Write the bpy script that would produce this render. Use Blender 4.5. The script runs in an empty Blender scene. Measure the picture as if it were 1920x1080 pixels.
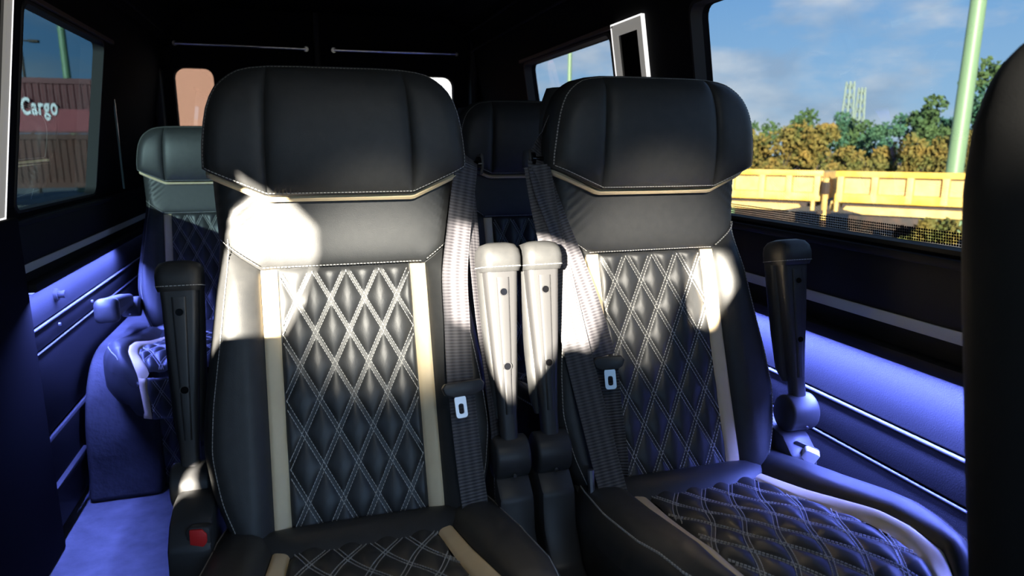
import bpy, bmesh, math, random
import numpy as np
from mathutils import Vector, Matrix
from mathutils.geometry import tessellate_polygon

S = bpy.context.scene
COL = S.collection
PI = math.pi

# ------------------------------------------------------------------ camera
cam_d = bpy.data.cameras.new('camera')
cam = bpy.data.objects.new('camera', cam_d)
COL.objects.link(cam)
S.camera = cam
cam_d.sensor_width = 36.0
cam_d.lens = 24.0
cam_d.clip_start = 0.02
cam_d.clip_end = 800
yaw = math.radians(17.0)
pitch = math.atan(265 / 1280)
cam.location = (0, 0, 1.10)
fwv = Vector((math.sin(yaw) * math.cos(pitch), math.cos(yaw) * math.cos(pitch), -math.sin(pitch)))
cam.rotation_euler = fwv.to_track_quat('-Z', 'Y').to_euler()
cam_d.dof.use_dof = True
cam_d.dof.focus_distance = 1.35
cam_d.dof.aperture_fstop = 5.2

# ------------------------------------------------------------------ world
SKY_STRENGTH = 4.6
W = bpy.data.worlds.new('sky')
S.world = W
W.use_nodes = True
nt = W.node_tree
nt.nodes.clear()


class NB:
    """tiny node builder"""
    def __init__(s, tree): s.t = tree
    def n(s, kind, **kw):
        nd = s.t.nodes.new(kind)
        for k, v in kw.items():
            if k == 'inp':
                for a, b in v.items():
                    if isinstance(b, bpy.types.NodeSocket): s.t.links.new(b, nd.inputs[a])
                    else: nd.inputs[a].default_value = b
            else: setattr(nd, k, v)
        return nd
    def math(s, op, a, b=None, clamp=False):
        nd = s.n('ShaderNodeMath', operation=op, use_clamp=clamp)
        for i, v in enumerate((a, b)):
            if v is None: continue
            if isinstance(v, bpy.types.NodeSocket): s.t.links.new(v, nd.inputs[i])
            else: nd.inputs[i].default_value = v
        return nd.outputs[0]
    def ramp(s, fac, stops):
        nd = s.n('ShaderNodeValToRGB')
        s.t.links.new(fac, nd.inputs[0])
        e = nd.color_ramp.elements
        while len(e) < len(stops): e.new(0.5)
        for el, (p, c) in zip(e, stops):
            el.position = p
            el.color = (c[0], c[1], c[2], 1) if len(c) > 2 else (c[0],) * 3 + (1,)
        return nd.outputs[0]
    def mix(s, fac, a, b):
        nd = s.n('ShaderNodeMixRGB')
        for i, v in enumerate((fac, a, b)):
            if isinstance(v, bpy.types.NodeSocket): s.t.links.new(v, nd.inputs[i])
            else: nd.inputs[i].default_value = v if i == 0 else (v[0], v[1], v[2], 1)
        return nd.outputs[0]
    def link(s, a, b): s.t.links.new(a, b)


g = NB(nt)
tc = g.n('ShaderNodeTexCoord')
sep = g.n('ShaderNodeSeparateXYZ', inp={0: tc.outputs['Generated']})
grad = g.ramp(sep.outputs[2], [(0.0, (.42, .66, .86)), (.06, (.36, .62, .90)), (.22, (.20, .46, .86)), (.6, (.07, .23, .62)), (1.0, (.04, .14, .46))])
# loose cumulus: noise stretched along the horizon
mp = g.n('ShaderNodeMapping', inp={0: tc.outputs['Generated'], 'Scale': (1, 1, 2.3), 'Location': (.35, .1, .22)})
ns = g.n('ShaderNodeTexNoise', inp={'Vector': mp.outputs[0], 'Scale': 5.0, 'Detail': 7.0, 'Roughness': .55})
cl = g.ramp(ns.outputs[0], [(.46, (0,)), (.58, (.7,)), (.72, (1,))])
ns2 = g.n('ShaderNodeTexNoise', inp={'Vector': mp.outputs[0], 'Scale': 11.0, 'Detail': 4.0})
ccol = g.mix(g.ramp(ns2.outputs[0], [(.35, (0,)), (.65, (1,))]), (.40, .50, .64), (.95, .95, .93))
sky = g.mix(g.math('MULTIPLY', cl, .75), grad, ccol)
bg = g.n('ShaderNodeBackground', inp={'Strength': SKY_STRENGTH})
g.link(sky, bg.inputs[0])
out = g.n('ShaderNodeOutputWorld')
g.link(bg.outputs[0], out.inputs[0])

# ------------------------------------------------------------------ sun
SUN_DIR = Vector((.50, .82, -.21)).normalized()
sd = bpy.data.lights.new('sun', 'SUN')
sd.energy = 62
sd.angle = math.radians(.7)
sd.color = (1.0, .91, .76)
sun = bpy.data.objects.new('sun', sd)
COL.objects.link(sun)
sun.rotation_euler = SUN_DIR.to_track_quat('-Z', 'Y').to_euler()
sun.location = (-20, -30, 12)


def area(name, loc, direction, sx, sy, power, color, spread=180):
    d = bpy.data.lights.new(name, 'AREA')
    d.shape = 'RECTANGLE'
    d.size, d.size_y = sx, sy
    d.energy = power
    d.color = color
    d.spread = math.radians(spread)
    o = bpy.data.objects.new(name, d)
    COL.objects.link(o)
    o.location = loc
    dv = Vector(direction).normalized()
    z = -dv
    y = Vector((0, 1, 0)) if abs(dv.y) < .9 else Vector((0, 0, 1))
    x = y.cross(z).normalized()
    y = z.cross(x)
    o.rotation_euler = Matrix((x, y, z)).transposed().to_euler()
    return o


# LED strips under the window ledges of both walls, and an added fill under the roof, without lamp body
LED = (.15, .21, 1.0)
area('led_light', (1.026, 1.40, .703), (.15, 0, -1), .012, 1.7, 66, LED, 150)
area('led_light', (-.685, 2.53, .717), (-.12, 0, -1), .012, .98, 25, LED, 150)
area('roof_fill', (.30, .02, 1.71), (0, .35, -1), .30, .5, 1.3, (.97, 1.0, .95), 170)


def spot(name, loc, target, power, size, color, radius=.03):
    d = bpy.data.lights.new(name, 'SPOT')
    d.energy = power
    d.spot_size = math.radians(size)
    d.spot_blend = 1.0
    d.shadow_soft_size = radius
    d.color = color
    o = bpy.data.objects.new(name, d)
    COL.objects.link(o)
    o.location = loc
    o.rotation_euler = (Vector(target) - Vector(loc)).to_track_quat('-Z', 'Y').to_euler()
    return o


# two added spots above the cab, brightening the shoulders of the first row
spot('shoulder_fill', (.12, -.55, 1.68), (.13, 1.18, .862), 420, 12.5, (1.0, .95, .82))
spot('shoulder_fill', (.50, -.55, 1.68), (.66, 1.18, .872), 330, 13.5, (1.0, .93, .80))

S.view_settings.view_transform = 'Standard'
S.view_settings.look = 'None'
S.view_settings.gamma = 1.0
S.view_settings.use_curve_mapping = False
S.view_settings.exposure = 0.0
S.cycles.use_denoising = True
S.cycles.max_bounces = 8
S.cycles.transparent_max_bounces = 24
S.cycles.sample_clamp_indirect = 6.0


# ------------------------------------------------------------------ materials
def mat(name, base, rough=.5, metal=0.0, spec=.5, emit=None, estr=0.0, noise=None, bump=None, sheen=0.0):
    """noise=(scale, colour2, amount); bump=(scale, strength, distance)"""
    m = bpy.data.materials.new(name)
    m.use_nodes = True
    b = NB(m.node_tree)
    p = m.node_tree.nodes['Principled BSDF']
    p.inputs['Base Color'].default_value = (*base, 1)
    p.inputs['Roughness'].default_value = rough
    p.inputs['Metallic'].default_value = metal
    p.inputs['Specular IOR Level'].default_value = spec
    if sheen:
        p.inputs['Sheen Weight'].default_value = sheen
    t = b.n('ShaderNodeTexCoord')
    if noise:
        n1 = b.n('ShaderNodeTexNoise', inp={'Vector': t.outputs['Object'], 'Scale': noise[0], 'Detail': 5.0})
        f = b.math('MULTIPLY', b.ramp(n1.outputs[0], [(.35, (0,)), (.68, (1,))]), noise[2])
        b.link(b.mix(f, base, noise[1]), p.inputs['Base Color'])
    if bump:
        n2 = b.n('ShaderNodeTexNoise', inp={'Vector': t.outputs['Object'], 'Scale': bump[0], 'Detail': 3.0})
        bp = b.n('ShaderNodeBump', inp={'Strength': bump[1], 'Distance': bump[2], 'Height': n2.outputs[0]})
        b.link(bp.outputs[0], p.inputs['Normal'])
    if emit:
        p.inputs['Emission Color'].default_value = (*emit, 1)
        p.inputs['Emission Strength'].default_value = estr
    return m


M = {}
M['leather'] = mat('charcoal_leather', (.040, .041, .042), .46, spec=.42, noise=(60, (.055, .055, .054), .5), bump=(900, .35, .0006))
M['quilt'] = mat('quilted_leather', (.042, .043, .044), .40, spec=.5, bump=(900, .3, .0006))
M['beige'] = mat('beige_leather', (.95, .76, .48), .5, noise=(40, (.86, .67, .42), .5), bump=(900, .3, .0005))
M['thread'] = mat('pale_thread', (.62, .61, .58), .6)
M['plastic'] = mat('black_plastic', (.045, .045, .047), .42, spec=.5, bump=(500, .2, .0005))
M['webbing_dummy'] = None
M['chrome'] = mat('chrome', (.8, .8, .82), .22, metal=1.0)
M['steel'] = mat('brushed_steel', (.62, .62, .64), .35, metal=1.0)
M['red'] = mat('red_plastic', (.75, .03, .03), .4, emit=None)
M['panel'] = mat('black_wall_leather', (.012, .012, .014), .6, spec=.3, bump=(500, .3, .0008))
M['padded'] = mat('lower_panel_leather', (.022, .022, .024), .5, spec=.2, bump=(420, .6, .0012))
M['lining'] = mat('black_headliner', (.006, .006, .007), .9, spec=.1, bump=(700, .3, .0008))
M['greytrim'] = mat('greige_trim', (.80, .77, .68), .5, bump=(700, .3, .0006))
M['frame'] = mat('grey_light_frame', (.33, .32, .29), .5, emit=(1, .96, .88), estr=.20)  # weak emission added so the grey frame looks lit
M['gloss'] = mat('gloss_black', (.004, .004, .005), .12)
M['led_white'] = mat('white_led', (1, 1, 1), .5, emit=(1, .98, .95), estr=1.3)
M['led_blue'] = mat('blue_led', (.2, .25, 1), .5, emit=(.25, .35, 1), estr=2.0)
M['seam'] = mat('seam_highlight_grey', (.07, .07, .075), .5)  # lighter than the panels to draw the highlight on the seams
M['vinyl'] = mat('floor_vinyl', (.16, .16, .165), .45, noise=(18, (.06, .06, .065), .7), bump=(150, .3, .001))
M['carpet'] = mat('wheel_arch_carpet', (.055, .055, .06), .95, spec=.1, noise=(9, (.028, .028, .03), .8), bump=(60, .7, .004))
M['rubber'] = mat('black_rubber', (.012, .012, .012), .7)
M['reveal'] = mat('window_reveal', (.10, .07, .045), .6)
M['white_plastic'] = mat('white_plastic', (.7, .7, .7), .4)


def webbing():
    m = bpy.data.materials.new('belt_webbing')
    m.use_nodes = True
    b = NB(m.node_tree)
    p = m.node_tree.nodes['Principled BSDF']
    uv = b.n('ShaderNodeUVMap')
    sp = b.n('ShaderNodeSeparateXYZ', inp={0: uv.outputs[0]})
    # fine ribs across the strap, three broad satin lanes along it
    v = b.math('ADD', b.math('MULTIPLY', sp.outputs[1], 1150.0), b.math('MULTIPLY', sp.outputs[0], 1.2))
    rib = b.math('SINE', v)
    lane = b.math('SINE', b.math('MULTIPLY', sp.outputs[0], 6 * PI))
    fac = b.math('ADD', b.math('MULTIPLY', rib, .28), b.math('ADD', b.math('MULTIPLY', lane, .22), .5), clamp=True)
    b.link(b.mix(fac, (.030, .028, .034), (.125, .12, .13)), p.inputs['Base Color'])
    p.inputs['Roughness'].default_value = .48
    bp = b.n('ShaderNodeBump', inp={'Strength': .6, 'Distance': .0008, 'Height': rib})
    b.link(bp.outputs[0], p.inputs['Normal'])
    return m


M['webbing'] = webbing()


def glass(name, tint, refl=1.0):
    m = bpy.data.materials.new(name)
    m.use_nodes = True
    t = m.node_tree
    t.nodes.clear()
    b = NB(t)
    tr = b.n('ShaderNodeBsdfTransparent', inp={0: (*tint, 1)})
    gl = b.n('ShaderNodeBsdfGlossy', inp={'Color': (refl, refl, refl, 1), 'Roughness': .01})
    ge = b.n('ShaderNodeNewGeometry')
    dp = b.n('ShaderNodeVectorMath', operation='DOT_PRODUCT', inp={0: ge.outputs['Incoming'], 1: ge.outputs['Normal']})
    c5 = b.math('POWER', b.math('SUBTRACT', 1.0, b.math('ABSOLUTE', dp.outputs['Value']), clamp=True), 5.0)
    fr = b.math('ADD', b.math('MULTIPLY', c5, .92), .075)
    mx = b.n('ShaderNodeMixShader', inp={0: fr})
    b.link(tr.outputs[0], mx.inputs[1])
    b.link(gl.outputs[0], mx.inputs[2])
    o = b.n('ShaderNodeOutputMaterial')
    b.link(mx.outputs[0], o.inputs[0])
    return m


M['glass_right'] = glass('tinted_glass', (.175, .180, .185))
M['glass_left'] = glass('dark_tinted_glass', (.029, .048, .058))
M['glass_rear'] = glass('rear_tinted_glass', (.075, .07, .07))
M['glass_clear'] = glass('clear_glass', (.9, .92, .92))


def dotted():
    """printed dot band along the lower edge of the pane: flat print on glass"""
    m = bpy.data.materials.new('printed_dots')
    m.use_nodes = True
    t = m.node_tree
    t.nodes.clear()
    b = NB(t)
    tcn = b.n('ShaderNodeTexCoord')
    s_ = b.n('ShaderNodeSeparateXYZ', inp={0: tcn.outputs['Object']})
    fy = b.math('SUBTRACT', b.math('FRACT', b.math('MULTIPLY', s_.outputs[1], 190.0)), .5)
    fz = b.math('SUBTRACT', b.math('FRACT', b.math('MULTIPLY', s_.outputs[2], 190.0)), .5)
    r2 = b.math('ADD', b.math('MULTIPLY', fy, fy), b.math('MULTIPLY', fz, fz))
    hole = b.math('LESS_THAN', r2, .16)
    tr = b.n('ShaderNodeBsdfTransparent')
    df = b.n('ShaderNodeBsdfDiffuse', inp={0: (.005, .005, .005, 1)})
    mx = b.n('ShaderNodeMixShader', inp={0: hole})
    b.link(tr.outputs[0], mx.inputs[1])
    b.link(df.outputs[0], mx.inputs[2])
    o = b.n('ShaderNodeOutputMaterial')
    b.link(mx.outputs[0], o.inputs[0])
    return m


M['dots'] = dotted()


# ------------------------------------------------------------------ mesh helpers
def mk(name, verts, faces, m, parent=None, smooth=False, uvs=None, loc=None):
    me = bpy.data.meshes.new(name)
    me.from_pydata([tuple(map(float, v)) for v in verts], [], [tuple(f) for f in faces])
    me.update()
    if uvs is not None:
        ul = me.uv_layers.new(name='UVMap')
        for l in me.loops:
            ul.data[l.index].uv = uvs[l.vertex_index]
    if smooth:
        me.polygons.foreach_set('use_smooth', [True] * len(me.polygons))
    if m is not None:
        me.materials.append(m)
    o = bpy.data.objects.new(name, me)
    COL.objects.link(o)
    if parent: o.parent = parent
    if loc: o.location = loc
    return o


class MB:
    def __init__(s): s.v = []; s.f = []
    def add(s, v, f):
        o = len(s.v)
        s.v += [tuple(map(float, p)) for p in v]
        s.f += [tuple(i + o for i in q) for q in f]
        return s
    def box(s, lo, hi):
        x0, y0, z0 = lo; x1, y1, z1 = hi
        return s.add([(x0, y0, z0), (x1, y0, z0), (x1, y1, z0), (x0, y1, z0), (x0, y0, z1), (x1, y0, z1), (x1, y1, z1), (x0, y1, z1)],
                     [(0, 3, 2, 1), (4, 5, 6, 7), (0, 1, 5, 4), (1, 2, 6, 5), (2, 3, 7, 6), (3, 0, 4, 7)])
    def cyl(s, a, b, r, n=16, r2=None):
        a = Vector(a); b = Vector(b); d = (b - a).normalized()
        r2 = r if r2 is None else r2
        u = d.orthogonal().normalized(); w = d.cross(u)
        v = []
        for k in range(n):
            t = 2 * PI * k / n
            e = u * math.cos(t) + w * math.sin(t)
            v.append(a + e * r); v.append(b + e * r2)
        f = [(2 * k, 2 * ((k + 1) % n), 2 * ((k + 1) % n) + 1, 2 * k + 1) for k in range(n)]
        f.append(tuple(2 * k for k in range(n))[::-1]); f.append(tuple(2 * k + 1 for k in range(n)))
        return s.add(v, f)
    def prism(s, poly, axis, a, b):
        """poly: list of 2D points in the two other axes (in order), extruded along axis from a to b"""
        n = len(poly)
        def P(p, h):
            if axis == 0: return (h, p[0], p[1])
            if axis == 1: return (p[0], h, p[1])
            return (p[0], p[1], h)
        v = [P(p, a) for p in poly] + [P(p, b) for p in poly]
        f = [(k, (k + 1) % n, (k + 1) % n + n, k + n) for k in range(n)]
        f.append(tuple(range(n))[::-1]); f.append(tuple(range(n, 2 * n)))
        return s.add(v, f)
    def loft(s, rings, close=True, caps=True):
        n = len(rings[0]); v = [p for r in rings for p in r]; f = []
        for i in range(len(rings) - 1):
            for k in range(n if close else n - 1):
                k2 = (k + 1) % n
                f.append((i * n + k, i * n + k2, (i + 1) * n + k2, (i + 1) * n + k))
        if caps:
            f.append(tuple(range(n))[::-1]); f.append(tuple((len(rings) - 1) * n + k for k in range(n)))
        return s.add(v, f)
    def obj(s, name, m, parent=None, smooth=False, bevel=0.0, seg=2, fix=True):
        o = mk(name, s.v, s.f, m, parent)
        me = o.data
        bm = bmesh.new(); bm.from_mesh(me)
        if fix: bmesh.ops.recalc_face_normals(bm, faces=bm.faces)
        if bevel:
            es = [e for e in bm.edges if len(e.link_faces) == 2 and e.calc_face_angle(0) > .5]
            bmesh.ops.bevel(bm, geom=es, offset=bevel, segments=seg, profile=.5, affect='EDGES', clamp_overlap=True)
        bm.to_mesh(me); bm.free()
        if smooth or bevel:
            me.polygons.foreach_set('use_smooth', [True] * len(me.polygons))
            try:
                me.set_sharp_from_angle(angle=math.radians(42))
            except Exception:
                pass
        return o


def rrect(w, h, r, n=5, cx=0, cy=0):
    r = min(r, w / 2 - 1e-4, h / 2 - 1e-4)
    pts = []
    for (sx, sy, a0) in ((1, 1, 0), (-1, 1, 90), (-1, -1, 180), (1, -1, 270)):
        for k in range(n + 1):
            a = math.radians(a0 + 90 * k / n)
            pts.append((cx + sx * (w / 2 - r) + r * math.cos(a), cy + sy * (h / 2 - r) + r * math.sin(a)))
    return pts


def tag(o, label, cat, group=None, kind=None):
    if label: o['label'] = label
    if cat: o['category'] = cat
    if group: o['group'] = group
    if kind: o['kind'] = kind
    return o


def struct(o):
    o['kind'] = 'structure'
    return o


def empty(name, loc=(0, 0, 0), rz=0, parent=None):
    o = bpy.data.objects.new(name, None)
    COL.objects.link(o)
    o.location = loc
    o.rotation_euler = (0, 0, rz)
    o.empty_display_size = .1
    if parent: o.parent = parent
    return o


def copy_tree(o, parent=None):
    c = o.copy()
    COL.objects.link(c)
    c.parent = parent
    for ch in list(o.children): copy_tree(ch, c)
    return c


def interp(x, pts):
    return np.interp(x, [p[0] for p in pts], [p[1] for p in pts])


def soft(pts, sig):
    """the same table, rounded: no shading bands where the profile bends"""
    x0, x1 = pts[0][0], pts[-1][0]
    n = 400
    st = (x1 - x0) / n
    x = np.linspace(x0 - 4 * sig, x1 + 4 * sig, n + 1 + int(8 * sig / st))
    xs = [p[0] for p in pts]; ys = [p[1] for p in pts]
    m0 = (ys[1] - ys[0]) / (xs[1] - xs[0]); m1 = (ys[-1] - ys[-2]) / (xs[-1] - xs[-2])
    y = np.interp(x, xs, ys) + np.minimum(x - x0, 0) * m0 + np.maximum(x - x1, 0) * m1
    h = x[1] - x[0]
    k = np.arange(-int(3.5 * sig / h), int(3.5 * sig / h) + 1) * h
    g_ = np.exp(-.5 * (k / sig) ** 2); g_ /= g_.sum()
    y = np.convolve(y, g_, mode='same')
    ok = (x > x0 - 1e-9) & (x < x1 + 1e-9)
    return list(zip(x[ok], y[ok]))


def polydist(px, pz, poly):
    """distance of every point to a polyline (numpy)"""
    P = np.stack([px.ravel(), pz.ravel()], 1)
    best = np.full(len(P), 1e9)
    for a, b in zip(poly[:-1], poly[1:]):
        a = np.array(a); b = np.array(b); ab = b - a
        L = max(ab @ ab, 1e-12)
        t = np.clip(((P - a) @ ab) / L, 0, 1)
        q = a + t[:, None] * ab
        best = np.minimum(best, np.hypot(P[:, 0] - q[:, 0], P[:, 1] - q[:, 1]))
    return best.reshape(px.shape)


def resample(poly, n):
    p = np.array(poly, float)
    d = np.r_[0, np.cumsum(np.hypot(*(p[1:] - p[:-1]).T))]
    t = np.linspace(0, d[-1], n)
    return np.stack([np.interp(t, d, p[:, 0]), np.interp(t, d, p[:, 1])], 1)


def coons(bottom, top, left, right, ns, nt_):
    B = resample(bottom, ns); T = resample(top, ns); L = resample(left, nt_); R = resample(right, nt_)
    s = np.linspace(0, 1, ns)[None, :, None]; t = np.linspace(0, 1, nt_)[:, None, None]
    G = (1 - t) * B[None] + t * T[None] + (1 - s) * L[:, None] + s * R[:, None] \
        - ((1 - s) * (1 - t) * B[0] + s * (1 - t) * B[-1] + (1 - s) * t * T[0] + s * t * T[-1])
    return G[..., 0], G[..., 1]


def grid_faces(nr, nc):
    return [(r * nc + c, r * nc + c + 1, (r + 1) * nc + c + 1, (r + 1) * nc + c) for r in range(nr - 1) for c in range(nc - 1)]


def panel(name, m, parent, bottom, top, left, right, surf, ns, nt_, h=.006, w=.010, relief=None, plane='xz'):
    """an upholstery panel: a patch of the (x,z) or (x,y) domain laid on surf and puffed away from its seams"""
    X, Z = coons(bottom, top, left, right, ns, nt_)
    border = list(resample(bottom, 30)) + list(resample(right, 30)) + list(resample(top, 30))[::-1] + list(resample(left, 30))[::-1]
    border.append(border[0])
    d = polydist(X, Z, border)
    off = h * (1 - np.exp(-d / w)) - .0025 * np.exp(-d / .0025)
    if relief is not None: off = off + relief(X, Z, d)
    V = surf(X, Z, off)
    return mk(name, V.reshape(-1, 3), grid_faces(*X.shape), m, parent, smooth=True)


def stitches(name, parent, lines, surf, off=.0016, pitch=.0056, dash=.0039, width=.00095, m=None):
    """thread: short raised dashes along polylines given in the surface's own 2D domain"""
    V = []; F = []
    for ln in lines:
        p = np.array(ln, float)
        d = np.r_[0, np.cumsum(np.hypot(*(p[1:] - p[:-1]).T))]
        if d[-1] < pitch: continue
        st = np.arange(pitch * .3, d[-1] - dash, pitch)
        if len(st) == 0: continue
        a = np.stack([np.interp(st, d, p[:, 0]), np.interp(st, d, p[:, 1])], 1)
        b = np.stack([np.interp(st + dash, d, p[:, 0]), np.interp(st + dash, d, p[:, 1])], 1)
        t = b - a
        t /= np.maximum(np.hypot(t[:, 0], t[:, 1]), 1e-9)[:, None]
        nrm = np.stack([-t[:, 1], t[:, 0]], 1) * width / 2
        quads = [a - nrm, a + nrm, b + nrm, b - nrm]
        lo = [surf(q[:, 0], q[:, 1], np.full(len(q), -.001)) for q in quads]
        hi = [surf(q[:, 0], q[:, 1], np.full(len(q), off)) for q in quads]
        for i in range(len(st)):
            o = len(V)
            V += [lo[k][i] for k in range(4)] + [hi[k][i] for k in range(4)]
            F += [(o + 4, o + 5, o + 6, o + 7), (o, o + 1, o + 5, o + 4), (o + 1, o + 2, o + 6, o + 5), (o + 2, o + 3, o + 7, o + 6), (o + 3, o, o + 4, o + 7)]
    o = mk(name, V, F, m or M['thread'], parent)
    o['kind'] = 'stuff'
    return o


# ================================================================== THE SEAT
# local frame: x sideways, y depth (front is negative), z height above the van floor
SP = [(.36, -.185), (.43, -.168), (.505, -.15), (.6, -.115), (.75, -.063), (.9, -.015), (.98, 0), (1.05, .004), (1.12, .012), (1.2, .03), (1.25, .045)]
WP = [(.36, .165), (.42, .175), (.46, .186), (.50, .203), (.56, .226), (.63, .238), (.70, .233), (.80, .218), (.88, .207), (.935, .200), (1.0, .203), (1.10, .205), (1.18, .195), (1.25, .16)]
SP = soft(SP, .022); WP = soft(WP, .012)
BACK_OUT = [(-interp(z, WP), z) for z in np.linspace(.36, 1.2, 60)]


def smoothst(t):
    t = np.clip(t, 0, 1)
    return t * t * (3 - 2 * t)


def back_y(x, z):
    x = np.asarray(x, float); z = np.asarray(z, float)
    y = interp(z, SP)
    w = interp(z, WP)
    ax = np.abs(x)
    # side bolsters stand proud below the shoulder line
    y = y - .020 * smoothst((ax - .115) / .055) * smoothst((.95 - z) / .10)
    r = .036
    u = np.clip((ax - (w - r)) / r, 0, 1)
    y = y + r * 1.05 * (1 - np.sqrt(np.maximum(1 - u * u, 0)))
    return y


def S_back(x, z, off):
    y = back_y(x, z) - off
    return np.stack([np.broadcast_to(x, y.shape), y, np.broadcast_to(z, y.shape)], -1)


HTOP = [(0, 1.230), (.06, 1.2298), (.105, 1.2285), (.135, 1.225), (.152, 1.2205), (.165, 1.213), (.177, 1.2035), (.187, 1.192), (.195, 1.177), (.2015, 1.159), (.2065, 1.136), (.210, 1.112), (.213, 1.087), (.2135, 1.066)]
HY = soft([(1.0, -.022), (1.035, -.034), (1.07, -.040), (1.12, -.041), (1.17, -.035), (1.21, -.020), (1.24, 0.0)], .018)
HOUT = [(-x, z) for x, z in HTOP[::-1]] + HTOP[1:]
HEAD_POLY = HOUT


def head_y(x, z):
    x = np.asarray(x, float); z = np.asarray(z, float)
    x, z = np.broadcast_arrays(x, z)
    y = interp(z, HY) - .012 * (1 - (x / .213) ** 2)
    d = polydist(x, z, HEAD_POLY)
    r = .034
    u = np.clip(1 - d / r, 0, 1)
    return y + r * .9 * (1 - np.sqrt(np.maximum(1 - u * u, 0)))


def S_head(x, z, off):
    y = head_y(x, z) - off
    return np.stack([np.broadcast_to(x, y.shape), y, np.broadcast_to(z, y.shape)], -1)


DX, DK = .0555, 1.87          # diamond width and height / width of the quilting


def quilt_relief(X, Z, d, x0=0.0, z0=0.0):
    a = ((X - x0) + (Z - z0) / DK) / DX
    b = ((X - x0) - (Z - z0) / DK) / DX
    da = np.abs(a - np.round(a)) * DX * .869
    db = np.abs(b - np.round(b)) * DX * .869
    fa = 1 - np.exp(-np.maximum(da - .003, 0) / .0075)
    fb = 1 - np.exp(-np.maximum(db - .003, 0) / .0075)
    return .0078 * fa * fb - .0032


def quilt_lines(inside, x0, z0, lo, hi, warp=None):
    """double stitch lines of both families clipped to the region"""
    out = []
    for fam in (1, -1):
        for n in range(-60, 61):
            for dd in (-.0031, .0031):
                z = np.arange(lo, hi, .002)
                x = x0 + n * DX + dd / .869 - fam * (z - z0) / DK
                seg = []
                for xx, zz in zip(x, z):
                    if inside(xx, zz):
                        seg.append((xx, zz))
                    else:
                        if len(seg) > 4: out.append(seg)
                        seg = []
                if len(seg) > 4: out.append(seg)
    return out


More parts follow.
